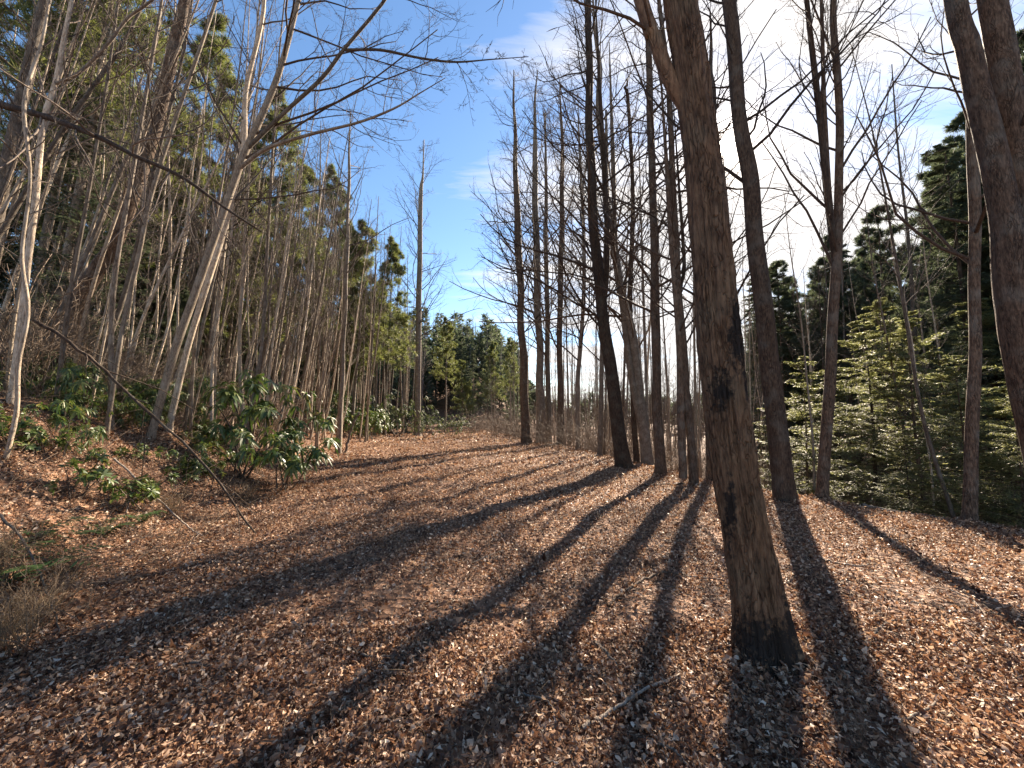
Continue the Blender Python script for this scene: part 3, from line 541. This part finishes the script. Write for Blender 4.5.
# ------------------------------------------------------------------ evergreens
def blades(C, D, L, w, n, g, spread=0.8):
    m = len(C) * n; c = np.repeat(C, n, 0); d = unit(np.repeat(D, n, 0) + g.normal(0, spread, (m, 3)))
    s = unit(np.cross(d, g.normal(size=(m, 3)))) * w; ln = L * g.uniform(.6, 1.2, (m, 1))
    b = c + d * ln * 0.05
    V = np.stack([b - s * .6, b + s * .6, b + d * ln * .6 + s * .8, b + d * ln, b + d * ln * .6 - s * .8], 1)
    i = np.arange(m)[:, None] * 5
    return V.reshape(-1, 3), [np.concatenate([i + 0, i + 1, i + 2, i + 4], 1), np.concatenate([i + 4, i + 2, i + 3], 1)]
def interp_pts(P, t):
    n, k, _ = P.shape; x = t * (k - 1); i = np.clip(x.astype(int), 0, k - 2); f = (x - i)[..., None]; r = np.arange(n)[:, None]
    return P[r, i] * (1 - f) + P[r, i + 1] * f, unit(P[r, i + 1] - P[r, i])
def proto_pine(name, h, r, seed, t0=.35, wid=.16, tl=.24, tw=.012, mat=M_PINE, n1=70, dens=7, bark=M_GREY, up=.06):
    g = np.random.default_rng(seed); k = 24; w = np.cumsum(g.normal(0, .08, (5, 3)), 0); w[0] = 0
    P = spline(np.stack([w[:, 0], w[:, 1], np.linspace(0, h, 5)], -1), k); R = r * np.linspace(1, .08, k)
    t = thing(name, 'x', 'pine tree', (0, 0, -50), 'x'); obj('trunk', tubes(P[None], rough_R(R, 8, g)[None], 8), bark, t)
    P1, R1 = grow(P[None], R[None], n1, t0, .99, (70, 95), wid, 7, up, .09, g, .35, .008, .85)
    P2, R2 = grow(P1, R1, 8, .2, 1, (30, 60), .42, 5, .05, .15, g, .5, .005, .5)
    stub, sr = grow(P[None], R[None], 16, t0 * .35, t0, (75, 100), .05, 4, -.02, .1, g, .3, .008, .2)
    obj('branches', merge([tubes(P1, R1, 4), tubes(P2, R2, 3), tubes(stub, sr, 3)]), bark, t)
    tt = g.uniform(.25, 1, (len(P2), 6)); C, D = interp_pts(P2, tt); C2, D2 = interp_pts(P1, g.uniform(.5, 1, (len(P1), 4)))
    C = np.concatenate([C.reshape(-1, 3), C2.reshape(-1, 3)]); D = np.concatenate([D.reshape(-1, 3), D2.reshape(-1, 3)])
    obj('crown', blades(C, D, tl, tw, dens, g), mat, t); return t
def proto_hemlock(name, h, r, seed, n1=95, wid=.34, nl=.075, nw=.013, mat=M_HEM, t0=.05, twigs=22, per=13, bark=M_DARK, cat='hemlock'):
    g = np.random.default_rng(seed); k = 20; P = spline(np.array([[0, 0, 0], [g.normal(0, .06), g.normal(0, .06), h * .5], [0, 0, h]]), k); R = r * np.linspace(1, .06, k)
    t = thing(name, 'x', cat, (0, 0, -50), 'x'); obj('trunk', tubes(P[None], rough_R(R, 8, g)[None], 8), bark, t)
    P1, R1 = grow(P[None], R[None], n1, t0, .985, (60, 100), wid, 8, -.03, .09, g, .35, .004, .86)
    m = len(P1); tt = np.tile(np.linspace(.12, 1, twigs), (m, 1)); C, D = interp_pts(P1, tt)
    sidev = unit(np.cross(D, np.array([0, 0, 1.]))) * np.where(np.arange(twigs) % 2, 1, -1)[None, :, None]
    Lb = np.linalg.norm(P1[:, -1] - P1[:, 0], axis=1)[:, None]; Lt = Lb * .42 * (1.05 - .75 * tt) * g.uniform(.6, 1.2, tt.shape)
    d2 = unit(D * .8 + sidev * .8 + g.normal(0, .10, D.shape))
    Q = np.stack([C + d2 * Lt[..., None] * s + np.array([0, 0, -1]) * (Lt * .16 * s * s)[..., None] for s in np.linspace(0, 1, 4)], 2).reshape(-1, 4, 3)
    obj('branches', merge([tubes(P1, R1, 4), tubes(Q, np.full((len(Q), 4), .003) * np.array([1, .8, .6, .4]), 3)]), bark, t)
    tq = np.linspace(.08, 1, per)[None].repeat(len(Q), 0) + g.normal(0, .03, (len(Q), per)); c, dd = interp_pts(Q, np.clip(tq, 0, 1))
    c = c.reshape(-1, 3); dd = dd.reshape(-1, 3); mm = len(c)
    sv = unit(np.cross(dd, np.array([0, 0, 1.]))) * np.where(np.arange(mm) % 2, 1, -1)[:, None]
    nd = unit(dd * .8 + sv * .75 + g.normal(0, .22, (mm, 3))); wv = unit(np.cross(nd, np.array([0, 0, 1.]) + g.normal(0, .35, (mm, 3)))) * nw
    ln = nl * g.uniform(.7, 1.3, (mm, 1)); V = np.stack([c, c + nd * ln * .5 + wv, c + nd * ln, c + nd * ln * .5 - wv], 1)
    obj('crown', (V.reshape(-1, 3), [np.arange(mm * 4).reshape(-1, 4)]), mat, t); return t

pine = Kind([proto_pine('pine_tree', h, r, 100 + i, t0, wd, .34, .013, dens=11) for i, (h, r, t0, wd) in enumerate([(18, .16, .35, .17), (21, .19, .45, .15), (15, .13, .25, .2)])])
g = np.random.default_rng(61)
for k, (px, y, sc) in enumerate([(20, 14, 1.05), (-40, 12, 1.0), (75, 17, 1.0), (115, 20, .95), (50, 11.5, .85), (-10, 18, 1.1)]):
    x = (px - 512) / F * y; pine.put(k, (x, y, Hs(x, y) - .05), lean_q(4, 0, k * 1.3), sc, f'olive green pine crown behind the saplings at upper left, {ORD[k]} of the six by its place in that clump' if False else 'olive green pine standing behind the saplings at upper left', 'pines at upper left')
for k in range(16):
    y = g.uniform(19, 40); x = ip(y, LEFT) - g.uniform(7, 20)
    pine.put(k, (x, y, Hs(x, y) - .05), lean_q(g.uniform(-1, 3), 0, g.uniform(0, 6.28)), g.uniform(.7, .95), 'olive green pine rising behind the thin stems of the left stand', 'pines behind the left stand')
for k, (px, y, sc, lab) in enumerate([(352, 34, .95, 'bright olive pine with tall pointed top behind the left stand'), (445, 44, .62, 'small pine with a flat layered top beyond the lone tall tree'), (462, 50, .6, 'dusky pine on the low rise above the bend of the track'),
        (492, 55, .70, 'far pine standing just left of the row of trunks'), (510, 60, .72, 'far pine partly behind the leftmost trunk of the row'), (775, 30, .78, 'dark pine silhouette under the clouds right of the sun')]):
    x = (px - 512) / F * y; pine.put(k, (x, y, Hs(x, y) - .05), lean_q(0, 0, k * 1.7), sc, lab, None)
for k, (px, y, sc) in enumerate([(285, 25, .98), (318, 29, .95), (352, 31, 1.12), (385, 35, 1.0), (255, 22, .95), (220, 20, .95), (335, 36, 1.1), (180, 18, .95)]):
    x = (px - 512) / F * y; pine.put(k, (x, y, Hs(x, y) - .05), lean_q(1, 0, k * 2.3), sc, 'tall olive pine crown showing through the bare tops of the left stand', 'tall pines in the left stand')
pine.clean()
hem = Kind([proto_hemlock('hemlock', h, r, 120 + i, n1, wd) for i, (h, r, n1, wd) in enumerate([(6.2, .06, 105, .36), (5.0, .05, 90, .42), (7.5, .075, 120, .32)])])
for k, (px, y, sc, lab) in enumerate([(918, 9.5, .95, 'sunlit young evergreen with layered sprays right of centre in the right hand thicket'), (800, 11, .9, 'young evergreen with pale sprays just right of the tree by the sun'), (865, 10.5, .8, 'low bushy evergreen behind the slim three stemmed tree'),
        (945, 10.8, .9, 'layered young evergreen left of the straight medium trunk'), (1000, 9, .8, 'shaded young evergreen between the straight trunk and the right edge'), (890, 13.5, 1.05, 'taller young evergreen at the back of the right hand thicket'), (838, 14, .9, 'small evergreen at the back, seen through the three stemmed tree'),
        (770, 15, .8, 'young evergreen glimpsed right behind the tree by the sun'), (985, 12.5, 1.0, 'dim evergreen deep behind the straight medium trunk'), (1060, 8, .9, 'young evergreen filling the right edge behind the twin trunks'), (900, 7.9, .42, 'knee high evergreen at the foot of the right hand thicket'), (955, 7.4, .45, 'low evergreen sprig bush beside the straight medium trunk'), (1010, 6.9, .45, 'low evergreen bush at the right edge of the leaf covered ground')]):
    x = (px - 512) / F * y; hem.put(k, (x, y, Hs(x, y) - .05), lean_q(g.uniform(-2, 2), 0, k * 1.37), sc, lab, 'young evergreens at right')
hem.clean()
fir = Kind([proto_hemlock('dark_conifer', h, r, 140 + i, n1, wd, .20, .03, M_FAR, .12, 18, 13, M_DARK, 'conifer') for i, (h, r, n1, wd) in enumerate([(18, .2, 120, .24), (21, .22, 140, .22), (15, .17, 110, .28)])] + [proto_pine('dark_conifer', h, .2, 160 + i, .2, .2, .36, .02, M_FAR, 80, 8, M_DARK) for i, h in enumerate((17, 20))])
for k in range(96):
    sr = 10 + 40 * g.random() ** 1.2; y = g.uniform(8, 56); x = ip(y, RIGHT) + sr
    while x / y < .62: x += 3
    fir.put(k, (x, y, Hs(x, y) - .1), lean_q(0, 0, g.uniform(0, 6.28)), g.uniform(.55, .85), 'dark evergreen in the wood covering the right hand hillside', 'dark evergreens on the right hillside')
for k in range(12):
    y = g.uniform(60, 100); x = (g.uniform(420, 522) - 512) / F * y
    fir.put(k, (x, y, Hs(x, y) - .1), lean_q(0, 0, g.uniform(0, 6.28)), g.uniform(.45, .8), 'far dark evergreen closing the valley beyond the track', 'far evergreens closing the valley')
for k in range(34):
    y = g.uniform(20, 52); x = y * g.uniform(.64, 1.25)
    fir.put(3 + k % 2 if k % 3 else k, (x, y, Hs(x, y) - .1), lean_q(0, 0, g.uniform(0, 6.28)), g.uniform(.45, .8), 'dark evergreen in the wood covering the right hand hillside', 'dark evergreens on the right hillside')
for k in range(44):
    y = g.uniform(11, 40); x = ip(y, LEFT) - g.uniform(4.5, 18)
    fir.put(k, (x, y, Hs(x, y) - .1), lean_q(0, 0, g.uniform(0, 6.28)), g.uniform(.25, .55), 'dark young evergreen deep in the left stand of thin stems', 'young evergreens deep in the left stand')
for k, (x, y, sc) in enumerate([(21, 13, 1.0), (25, 17, 1.1), (24, 21, 1.05), (29, 24, 1.1), (19, 10, .9), (31, 19, 1.1), (27, 29, 1.05), (22, 26, .9)]):
    fir.put(3 + k % 2, (x, y, Hs(x, y) - .1), lean_q(0, 0, k * 1.3), sc * .85, 'tall dark evergreen standing highest on the right hand hillside', 'tallest evergreens on the right hillside')
fir.clean()

# the woods on the far slopes, one mass
def far_woodland():
    g = np.random.default_rng(90); n = 1150; u = np.arange(n); y = np.where(u < 260, g.uniform(36, 100, n), np.where(u < 520, g.uniform(66, 135, n), g.uniform(66, 240, n))); x = np.where(u < 260, g.uniform(.06, .62, n), np.where(u < 520, g.uniform(-.42, .06, n), g.uniform(-1.1, 1.35, n))) * y
    keep = (np.abs(x - (ip(y, LEFT) + 5)) > 8) | (y > 80); x, y = x[keep], y[keep]; n = len(x); z = H(x, y); h = g.uniform(9, 17, n) * np.where((x / y > .03) & (x / y < .62), .55, 1); b = np.stack([x, y, z - .2], -1); C = []; D = []
    top = b + np.stack([g.normal(0, .4, n), g.normal(0, .4, n), h], -1); P = np.stack([b, b * .5 + top * .5, top], 1); R = np.outer(h * .012, [1, .6, .15])
    m = 90; t = g.uniform(.15, 1, (n, m)) ** .8; r = (1.02 - t) * h[:, None] * .24 * np.sqrt(g.random((n, m))); a = g.uniform(0, 6.28, (n, m))
    C = b[:, None] + np.stack([np.cos(a) * r, np.sin(a) * r, t * h[:, None]], -1); D = np.stack([np.cos(a), np.sin(a), np.full_like(a, .25)], -1)
    ever = g.random(n) < np.where((x / y > .03) & (x / y < .62), np.where(y > 80, .35, 0), .55)
    o = obj('far_woodland', blades(C[ever].reshape(-1, 3), D[ever].reshape(-1, 3), 1.2, .16, 4, g, .5), M_FAR); o['kind'] = 'stuff'
    P1, R1 = grow(P[~ever], R[~ever], 16, .3, 1, (30, 60), .25, 4, .1, .15, g, .4, .02); P2, R2 = grow(P1, R1, 6, .2, 1, (25, 60), .45, 3, .1, .2, g, .6, .014)
    o = obj('far_bare_woodland', merge([tubes(P, R, 4), tubes(P1, R1, 3), tubes(P2, R2, 3)]), M_TWIG); o['kind'] = 'stuff'
far_woodland()

# ------------------------------------------------------------------ shrubs, ferns, brush
def whorl_leaves(C, D, n, L, w, droop, g):
    m = len(C) * n; c = np.repeat(C, n, 0); ax = np.repeat(unit(D), n, 0)
    az = (np.tile(np.arange(n), len(C)) * 6.283 / n + np.repeat(g.uniform(0, 6.28, len(C)), n) + g.normal(0, .25, m))[:, None]
    U = unit(np.cross(ax, np.array([.3, .9, .1]))); Vv = np.cross(ax, U); rad = np.cos(az) * U + np.sin(az) * Vv
    d = unit(rad + ax * g.uniform(-.1, .7, (m, 1))); s = unit(np.cross(ax, d) + g.normal(0, .12, (m, 3)))
    ln = L * g.uniform(.65, 1.15, (m, 1)); dr = droop * g.uniform(.4, 1.3, (m, 1)); t = np.array([0.04, .3, .6, .85, 1.0]); wd = np.array([.15, .8, 1, .65, .04])
    R = np.empty((m, 5, 3, 3))
    for i in range(5):
        mid = c + d * ln * t[i] + np.array([0, 0, -1]) * ln * dr * t[i] ** 2
        for j, sg in enumerate((-1, 0, 1)): R[:, i, j] = mid + s * sg * w * wd[i] * .5 * ln / L + np.array([0, 0, 1]) * (abs(sg) * w * wd[i] * .12)
    idx = np.arange(m * 15).reshape(m, 5, 3); q = np.stack([idx[:, :-1, :-1], idx[:, :-1, 1:], idx[:, 1:, 1:], idx[:, 1:, :-1]], -1).reshape(-1, 4)
    return R.reshape(-1, 3), [q]
def proto_shrub(name, h, seed, nst=6, nb=4, L=.17, w=.042, leafn=9, droop=.85, mat=M_RHO, cat='shrub', spread=.8, bark=M_TWIG, sub=3):
    g = np.random.default_rng(seed); t = thing(name, 'x', cat, (0, 0, -50), 'x')
    b = g.normal(0, .07, (nst, 3)); b[:, 2] = 0; d = unit(np.stack([g.normal(0, spread, nst), g.normal(0, spread, nst), np.ones(nst)], -1)); K = 8
    P = np.empty((nst, K, 3)); P[:, 0] = b; ln = h * g.uniform(.7, 1.25, nst)
    for i in range(1, K):
        d = unit(d + g.normal(0, .15, (nst, 3)) + np.array([0, 0, .12])); P[:, i] = P[:, i - 1] + d * (ln / (K - 1))[:, None]
    R = np.full((nst, K), 1.) * np.linspace(.016, .006, K) * (h / 1.5) ** .5
    P1, R1 = grow(P, R, nb, .3, 1, (30, 70), .4, 5, .08, .15, g, .7, .003, .4); P2, R2 = grow(P1, R1, sub, .4, 1, (25, 60), .5, 4, .1, .12, g, .8, .0025, .3)
    obj('stems', merge([tubes(P, R, 5), tubes(P1, R1, 4), tubes(P2, R2, 3)]), bark, t)
    C = np.concatenate([P2[:, -1], P1[:, -1], P[:, -1]]); D = np.concatenate([P2[:, -1] - P2[:, -2], P1[:, -1] - P1[:, -2], P[:, -1] - P[:, -2]])
    obj('leaves', whorl_leaves(C, D, leafn, L, w, droop, g), mat, t); return t
rho = Kind([proto_shrub('rhododendron', 1.25, 200 + i) for i in range(3)])
g = np.random.default_rng(70)
for k, (px, y, sc, lab) in enumerate([(246, 8.8, 1.5, 'glossy drooping leaved rhododendron on the bank foot beside the track, left half of the pair'), (290, 8.9, 1.25, 'glossy drooping leaved rhododendron nearest the track, right half of the pair'), (215, 7.6, .5, 'small low evergreen shrub below the rhododendron pair on the bank'), (150, 8.5, .6, 'leafy shrub at the feet of the pale leaning stems'),
        (95, 7.6, .42, 'leafy green shrub on top of the left bank below the dark leaning trunk'), (40, 7.0, .42, 'leafy green shrub on the bank near the left edge'), (190, 11.5, .9, 'shrub behind the pair, under the pale stems')]):
    x = (px - 512) / F * y; rho.put(k, (x, y, Hs(x, y) - .03), (0, 0, k * 1.9), sc, lab, 'broad leaved shrubs on the left bank')
for k in range(16):
    y = g.uniform(26, 44); x = ip(y, LEFT) - g.uniform(.5, 6)
    rho.put(k, (x, y, Hs(x, y) - .05), (0, 0, g.uniform(0, 6.28)), g.uniform(1.1, 2.1), 'dark broad leaved shrub in the thicket along the left side of the bend', 'shrub thicket at the bend')
for k in range(15):
    y = g.uniform(5.2, 9.5); x = ip(y, LEFT) - g.uniform(1.6, 5.0)
    rho.put(k, (x, y, Hs(x, y) - .03), (0, 0, g.uniform(0, 6.28)), g.uniform(.32, .6), 'small leafy green shrub half hidden among the stems on the left bank', 'small leafy shrubs on the left bank')
rho.clean()
M_THICK = leaf_mat('thicket_leaf', [(0, (0.035, 0.055, 0.022)), (0.7, (0.075, 0.095, 0.04)), (1, (0.17, 0.17, 0.08))], 0.6, 0.25, 0.25)
thk = Kind([proto_shrub('rhododendron', 2.0, 290 + i, 9, 5, .15, .045, 7, .8, M_THICK, 'shrub', .7, M_TWIG, 3) for i in range(2)])
for k in range(9):
    y = g.uniform(31, 46); x = (388 + 8.5 * k + g.uniform(-5, 5) - 512) / F * y
    thk.put(k, (x, y, Hs(x, y) - .05), (0, 0, g.uniform(0, 6.28)), g.uniform(.6, 1.5) * (1.15 - .05 * k), 'dull green shrub at the foot of the lone tall tree by the bend', 'shrubs at the foot of the lone tree')
thk.clean()
low = Kind([proto_shrub('bank_seedling', .35, 230 + i, 5, 3, .07, .028, 6, .2, M_RHO, 'shrub', 1.0, M_TWIG, 2) for i in range(2)])
for k in range(60):
    y = g.uniform(4.6, 11); x = ip(y, LEFT) - g.uniform(.7, 5.0)
    low.put(k, (x, y, Hs(x, y) - .01), (0, 0, g.uniform(0, 6.28)), g.uniform(.5, 1.3), 'small green leafy seedling in the leaves of the left bank', 'green seedlings on the left bank')
low.clean()
def fern(px, py, Y, label, seed, n=8, L=.45):
    g = np.random.default_rng(seed); p = at(px, py, Y); p[2] = Hs(p[0], p[1]); t = thing('fern', label, 'fern', p, 'ferns on the left bank')
    for f in range(n):
        a = f * 6.283 / n + g.normal(0, .25); l = L * g.uniform(.7, 1.2); s = np.linspace(0, 1, 16); out = np.array([math.cos(a), math.sin(a), 0]); el = g.uniform(.5, 1.0)
        R = out[None] * (l * s)[:, None] + np.array([0, 0, 1])[None] * (l * (el * 1.6 * s - 1.35 * el * s ** 2))[:, None]; sd_ = np.cross(out, [0, 0, 1.])
        gs = [tubes(R[None], np.linspace(.003, .001, 16)[None], 3)]; V = []
        for i in range(1, 16):
            for sg in (-1, 1):
                ll = .2 * l * math.sin(math.pi * min(1, s[i] * .9 + .12)) ** .8 + .004; c = R[i]; dd = sd_ * sg + out * .25 + np.array([0, 0, g.normal(-.1, .1)])
                V += [c - out * .012, c + dd * ll * .5 - out * .014, c + dd * ll, c + dd * ll * .5 + out * .014]
        V = np.array(V); gs.append((V, [np.arange(len(V)).reshape(-1, 4)])); obj('frond', merge(gs), M_FERN, t)
fern(14, 520, 3.3, 'green fern with arching fronds at the left edge of the bank', 1, 10, .6)
fern(46, 500, 4.0, 'fern above the left edge fern, among dead leaves', 2, 7, .4)
fern(105, 545, 4.6, 'small fern lowest on the bank near the shadow hollow', 3, 6, .3)
fern(140, 545, 5.2, 'fern tuft on the bank face right of the smallest fern', 4, 7, .32)
def proto_brush(name, h, seed, n=16, mat=M_BRUSH, cat='bush'):
    g = np.random.default_rng(seed); t = thing(name, 'x', cat, (0, 0, -50), 'x'); K = 6
    b = g.normal(0, .16, (n, 3)); b[:, 2] = 0; d = unit(np.stack([g.normal(0, .45, n), g.normal(0, .45, n), np.ones(n)], -1)); P = np.empty((n, K, 3)); P[:, 0] = b; ln = h * g.uniform(.5, 1.2, n)
    for i in range(1, K): d = unit(d + g.normal(0, .13, (n, 3)) + np.array([0, 0, -.02])); P[:, i] = P[:, i - 1] + d * (ln / (K - 1))[:, None]
    R = np.full((n, K), .006) * np.linspace(1, .4, K); P1, R1 = grow(P, R, 5, .2, 1, (20, 60), .4, 4, .05, .2, g, .7, .003, .4); P2, R2 = grow(P1, R1, 4, .2, 1, (20, 60), .5, 3, .05, .2, g, .8, .0025, .3)
    obj('stems', merge([tubes(P, R, 4), tubes(P1, R1, 3), tubes(P2, R2, 3)]), mat, t); return t
br = Kind([proto_brush('bare_bush', 1.3, 250 + i) for i in range(3)])
for k in range(20):
    y = g.uniform(19, 46); x = ip(y, RIGHT) - g.uniform(-1.6, 1.0) - (1.0 if y > 30 else 0)
    br.put(k, (x, y, Hs(x, y) - .03), (0, 0, g.uniform(0, 6.28)), g.uniform(.8, 1.7), 'tan leafless bush in the scrub at the right side of the bend', 'scrub at the bend of the track')
for k in range(70):
    y = 8.5 + 26 * g.random() ** 1.3; x = ip(y, RIGHT) + .3 + g.random() * (3 + y * .3)
    br.put(k, (x, y, Hs(x, y) - .03), (0, 0, g.uniform(0, 6.28)), g.uniform(.6, 1.2) + y * .03, 'leafless twiggy bush below the row of trunks on the right', 'twiggy bushes under the right hand row')
for k in range(46):
    y = g.uniform(6.5, 17); x = ip(y, LEFT) - g.uniform(1.6, 9)
    br.put(k, (x, y, Hs(x, y) - .03), (0, 0, g.uniform(0, 6.28)), g.uniform(.9, 2.0), 'leafless twiggy bush tangled among the stems on the left bank', 'twiggy bushes on the left bank')
wd = Kind([proto_brush('dry_weed_clump', .8, 270 + i, 46, M_STRAW) for i in range(2)])
for k, (px, y, sc, lab) in enumerate([(22, 2.7, .5, 'dense dry weed tangle at the lower left corner of the bank'), (48, 3.0, .42, 'dry weed tangle leaning over the shadow hollow at lower left'), (-8, 3.1, .55, 'tall dry stalks cut by the left edge below the fern'), (84, 3.7, .35, 'small dry weed tuft on the bank foot right of the lower left tangle'), (180, 5.9, .45, 'dry weed tuft on the bank foot below the leafy shrubs'), (250, 7.6, .5, 'dry weed tuft in front of the rhododendron')]):
    x = (px - 512) / F * y; wd.put(k, (x, y, Hs(x, y) - .02), (0, 0, k * 2.3), sc, lab, 'dry weed tangles on the left bank')
for k, (px, py, y, sc, lab) in enumerate([(20, 640, 2.75, .42, 'dry straw coloured weed clump at the lower left edge'), (50, 600, 3.2, .45, 'dry weed clump just above the lower left weeds'), (8, 590, 3.3, .5, 'tangle of dead stalks at the left edge under the fern'), (860, 740, 2.0, .16, 'small tuft of dry stalks in the shadow right of the scarred tree')]):
    p = at(px, py, y); br.put(k, (p[0], y, Hs(p[0], y)), (0, 0, k * 2.1), sc, lab, 'dry weed clumps')
for k in range(22):
    y = g.uniform(32, 58); x = (g.uniform(468, 528) - 512) / F * y
    br.put(k, (x, y, Hs(x, y) - .03), (0, 0, g.uniform(0, 6.28)), g.uniform(1.2, 2.4), 'tan leafless bush in the brush closing the far end of the track', 'brush at the far end of the track')
br.clean()

# ------------------------------------------------------------------ fallen branches
def fallen(name, label, pts, r0, r1, seed, kids=5, mat=M_DEAD, lift=0.0):
    g = np.random.default_rng(seed); Q = []
    for (px, py, Y, dz) in pts:
        p = at(px, py, Y); p[2] = Hs(p[0], p[1]) + dz if dz is not None else p[2]; Q.append(p)
    Q = np.array(Q); b = Q[0].copy(); P = spline(Q - b, 24); P[1:-1] += g.normal(0, r0 * .35, (22, 3)); R = np.linspace(r0, r1, 24)
    P1, R1 = grow(P[None], R[None], kids, .2, .95, (25, 50), .28, 5, .0, .15, g, .55, .002, .3)
    o = obj(name, merge([tubes(P[None], rough_R(R, 8, g, .12)[None], 8), tubes(P1, R1, 5)]), mat); o.location = tuple(b); tag(o, label, 'branch')
def gy(px, py):
    d = ray(px, py); return EYE / -d[2] * d[1]
def G(px, py, dz=.02): return (px, py, gy(px, py), dz)
fallen('fallen_branch', 'grey forked stick lying in the leaves left of the scarred tree', [G(582, 722), G(610, 705, .04), G(640, 690, .05), G(680, 674)], .012, .006, 1, 3)
fallen('fallen_branch', 'dark curved branch in the shadow beyond the forked stick', [G(608, 602), G(640, 585, .04), G(668, 576, .06), G(690, 582)], .016, .008, 2, 4, M_DARK)
fallen('fallen_branch', 'short splintered stick behind the forked stick', [G(594, 634), G(608, 650, .04), G(622, 664)], .012, .006, 3, 2)
fallen('fallen_branch', 'long dark pole lying across the ground behind the scarred tree', [G(640, 486), G(680, 484, .06), G(725, 484)], .03, .015, 4, 3, M_DARK)
fallen('fallen_branch', 'thin stick pointing at the foot of the scarred tree from the left', [G(690, 575), G(715, 580, .04), G(742, 583)], .008, .004, 5, 2)
fallen('fallen_branch', 'straight pale stick low on the left bank above the shadow hollow', [(112, 478, 6.0, .1), (150, 490, 5.9, .12), (185, 508, 5.6, .08), (205, 522, 5.4, .03)], .016, .008, 6, 2)
fallen('broken_limb', 'long dark broken limb slanting down the left bank across the shrubs', [(34, 320, 5.2, None), (60, 335, 5.3, None), (100, 365, 5.4, None), (140, 405, 5.5, None), (200, 460, 5.5, None), (258, 528, 5.4, .02)], .024, .012, 7, 12, M_DARK)
fallen('fallen_branch', 'arched bare twig over the weeds at the left edge', [(0, 525, 3.6, .25), (28, 545, 3.4, .28), (50, 575, 3.2, .15), (62, 610, 3.0, .02)], .010, .005, 8, 3)
fallen('fallen_branch', 'dead pole propped against the dark stem where bank meets track', [(345, 444, 18.2, .02), (352, 428, 18.3, None), (359, 412, 18.4, None)], .06, .04, 9, 2)
fallen('fallen_branch', 'small stick in the sunlit leaves near the right edge', [G(952, 600), G(975, 612, .03), G(1000, 640)], .007, .003, 10, 2)
fallen('fallen_branch', 'mossy log along the rim of the right hand bank', [G(862, 506, .05), G(900, 509, .07), G(945, 516, .04)], .035, .02, 11, 3, M_GREY)

for k, (pts, r, lab) in enumerate([([(470, 560), (500, 548), (528, 545)], .008, 'thin grey stick lying across the sunlit middle of the track'), ([(340, 640), (372, 655), (410, 652)], .009, 'crooked thin stick in the leaves left of the track centre'), ([(862, 650), (890, 632), (925, 628)], .010, 'bent stick in the sunlit leaves right of the scarred tree'),
        ([(655, 735), (675, 748), (690, 764)], .008, 'short stick at the bottom edge left of the scarred tree shadow'), ([(520, 690), (545, 700), (560, 718)], .007, 'small stick just left of the grey forked stick'), ([(820, 560), (850, 570), (880, 566)], .012, 'dark stick in the shade behind the scarred tree on its right'),
        ([(150, 690), (190, 678), (236, 690)], .010, 'long thin stick near the lower left corner'), ([(560, 520), (590, 512), (622, 514)], .010, 'pale stick among the long shadows in the middle distance'), ([(900, 730), (930, 716), (945, 690)], .008, 'curved twig at lower right in the leaves')]):
    fallen('fallen_branch', lab, [G(a, b, .02 if i != 1 else .04) for i, (a, b) in enumerate(pts)], r, r * .5, 60 + k, 3, M_DEAD if k % 2 else M_GREY)
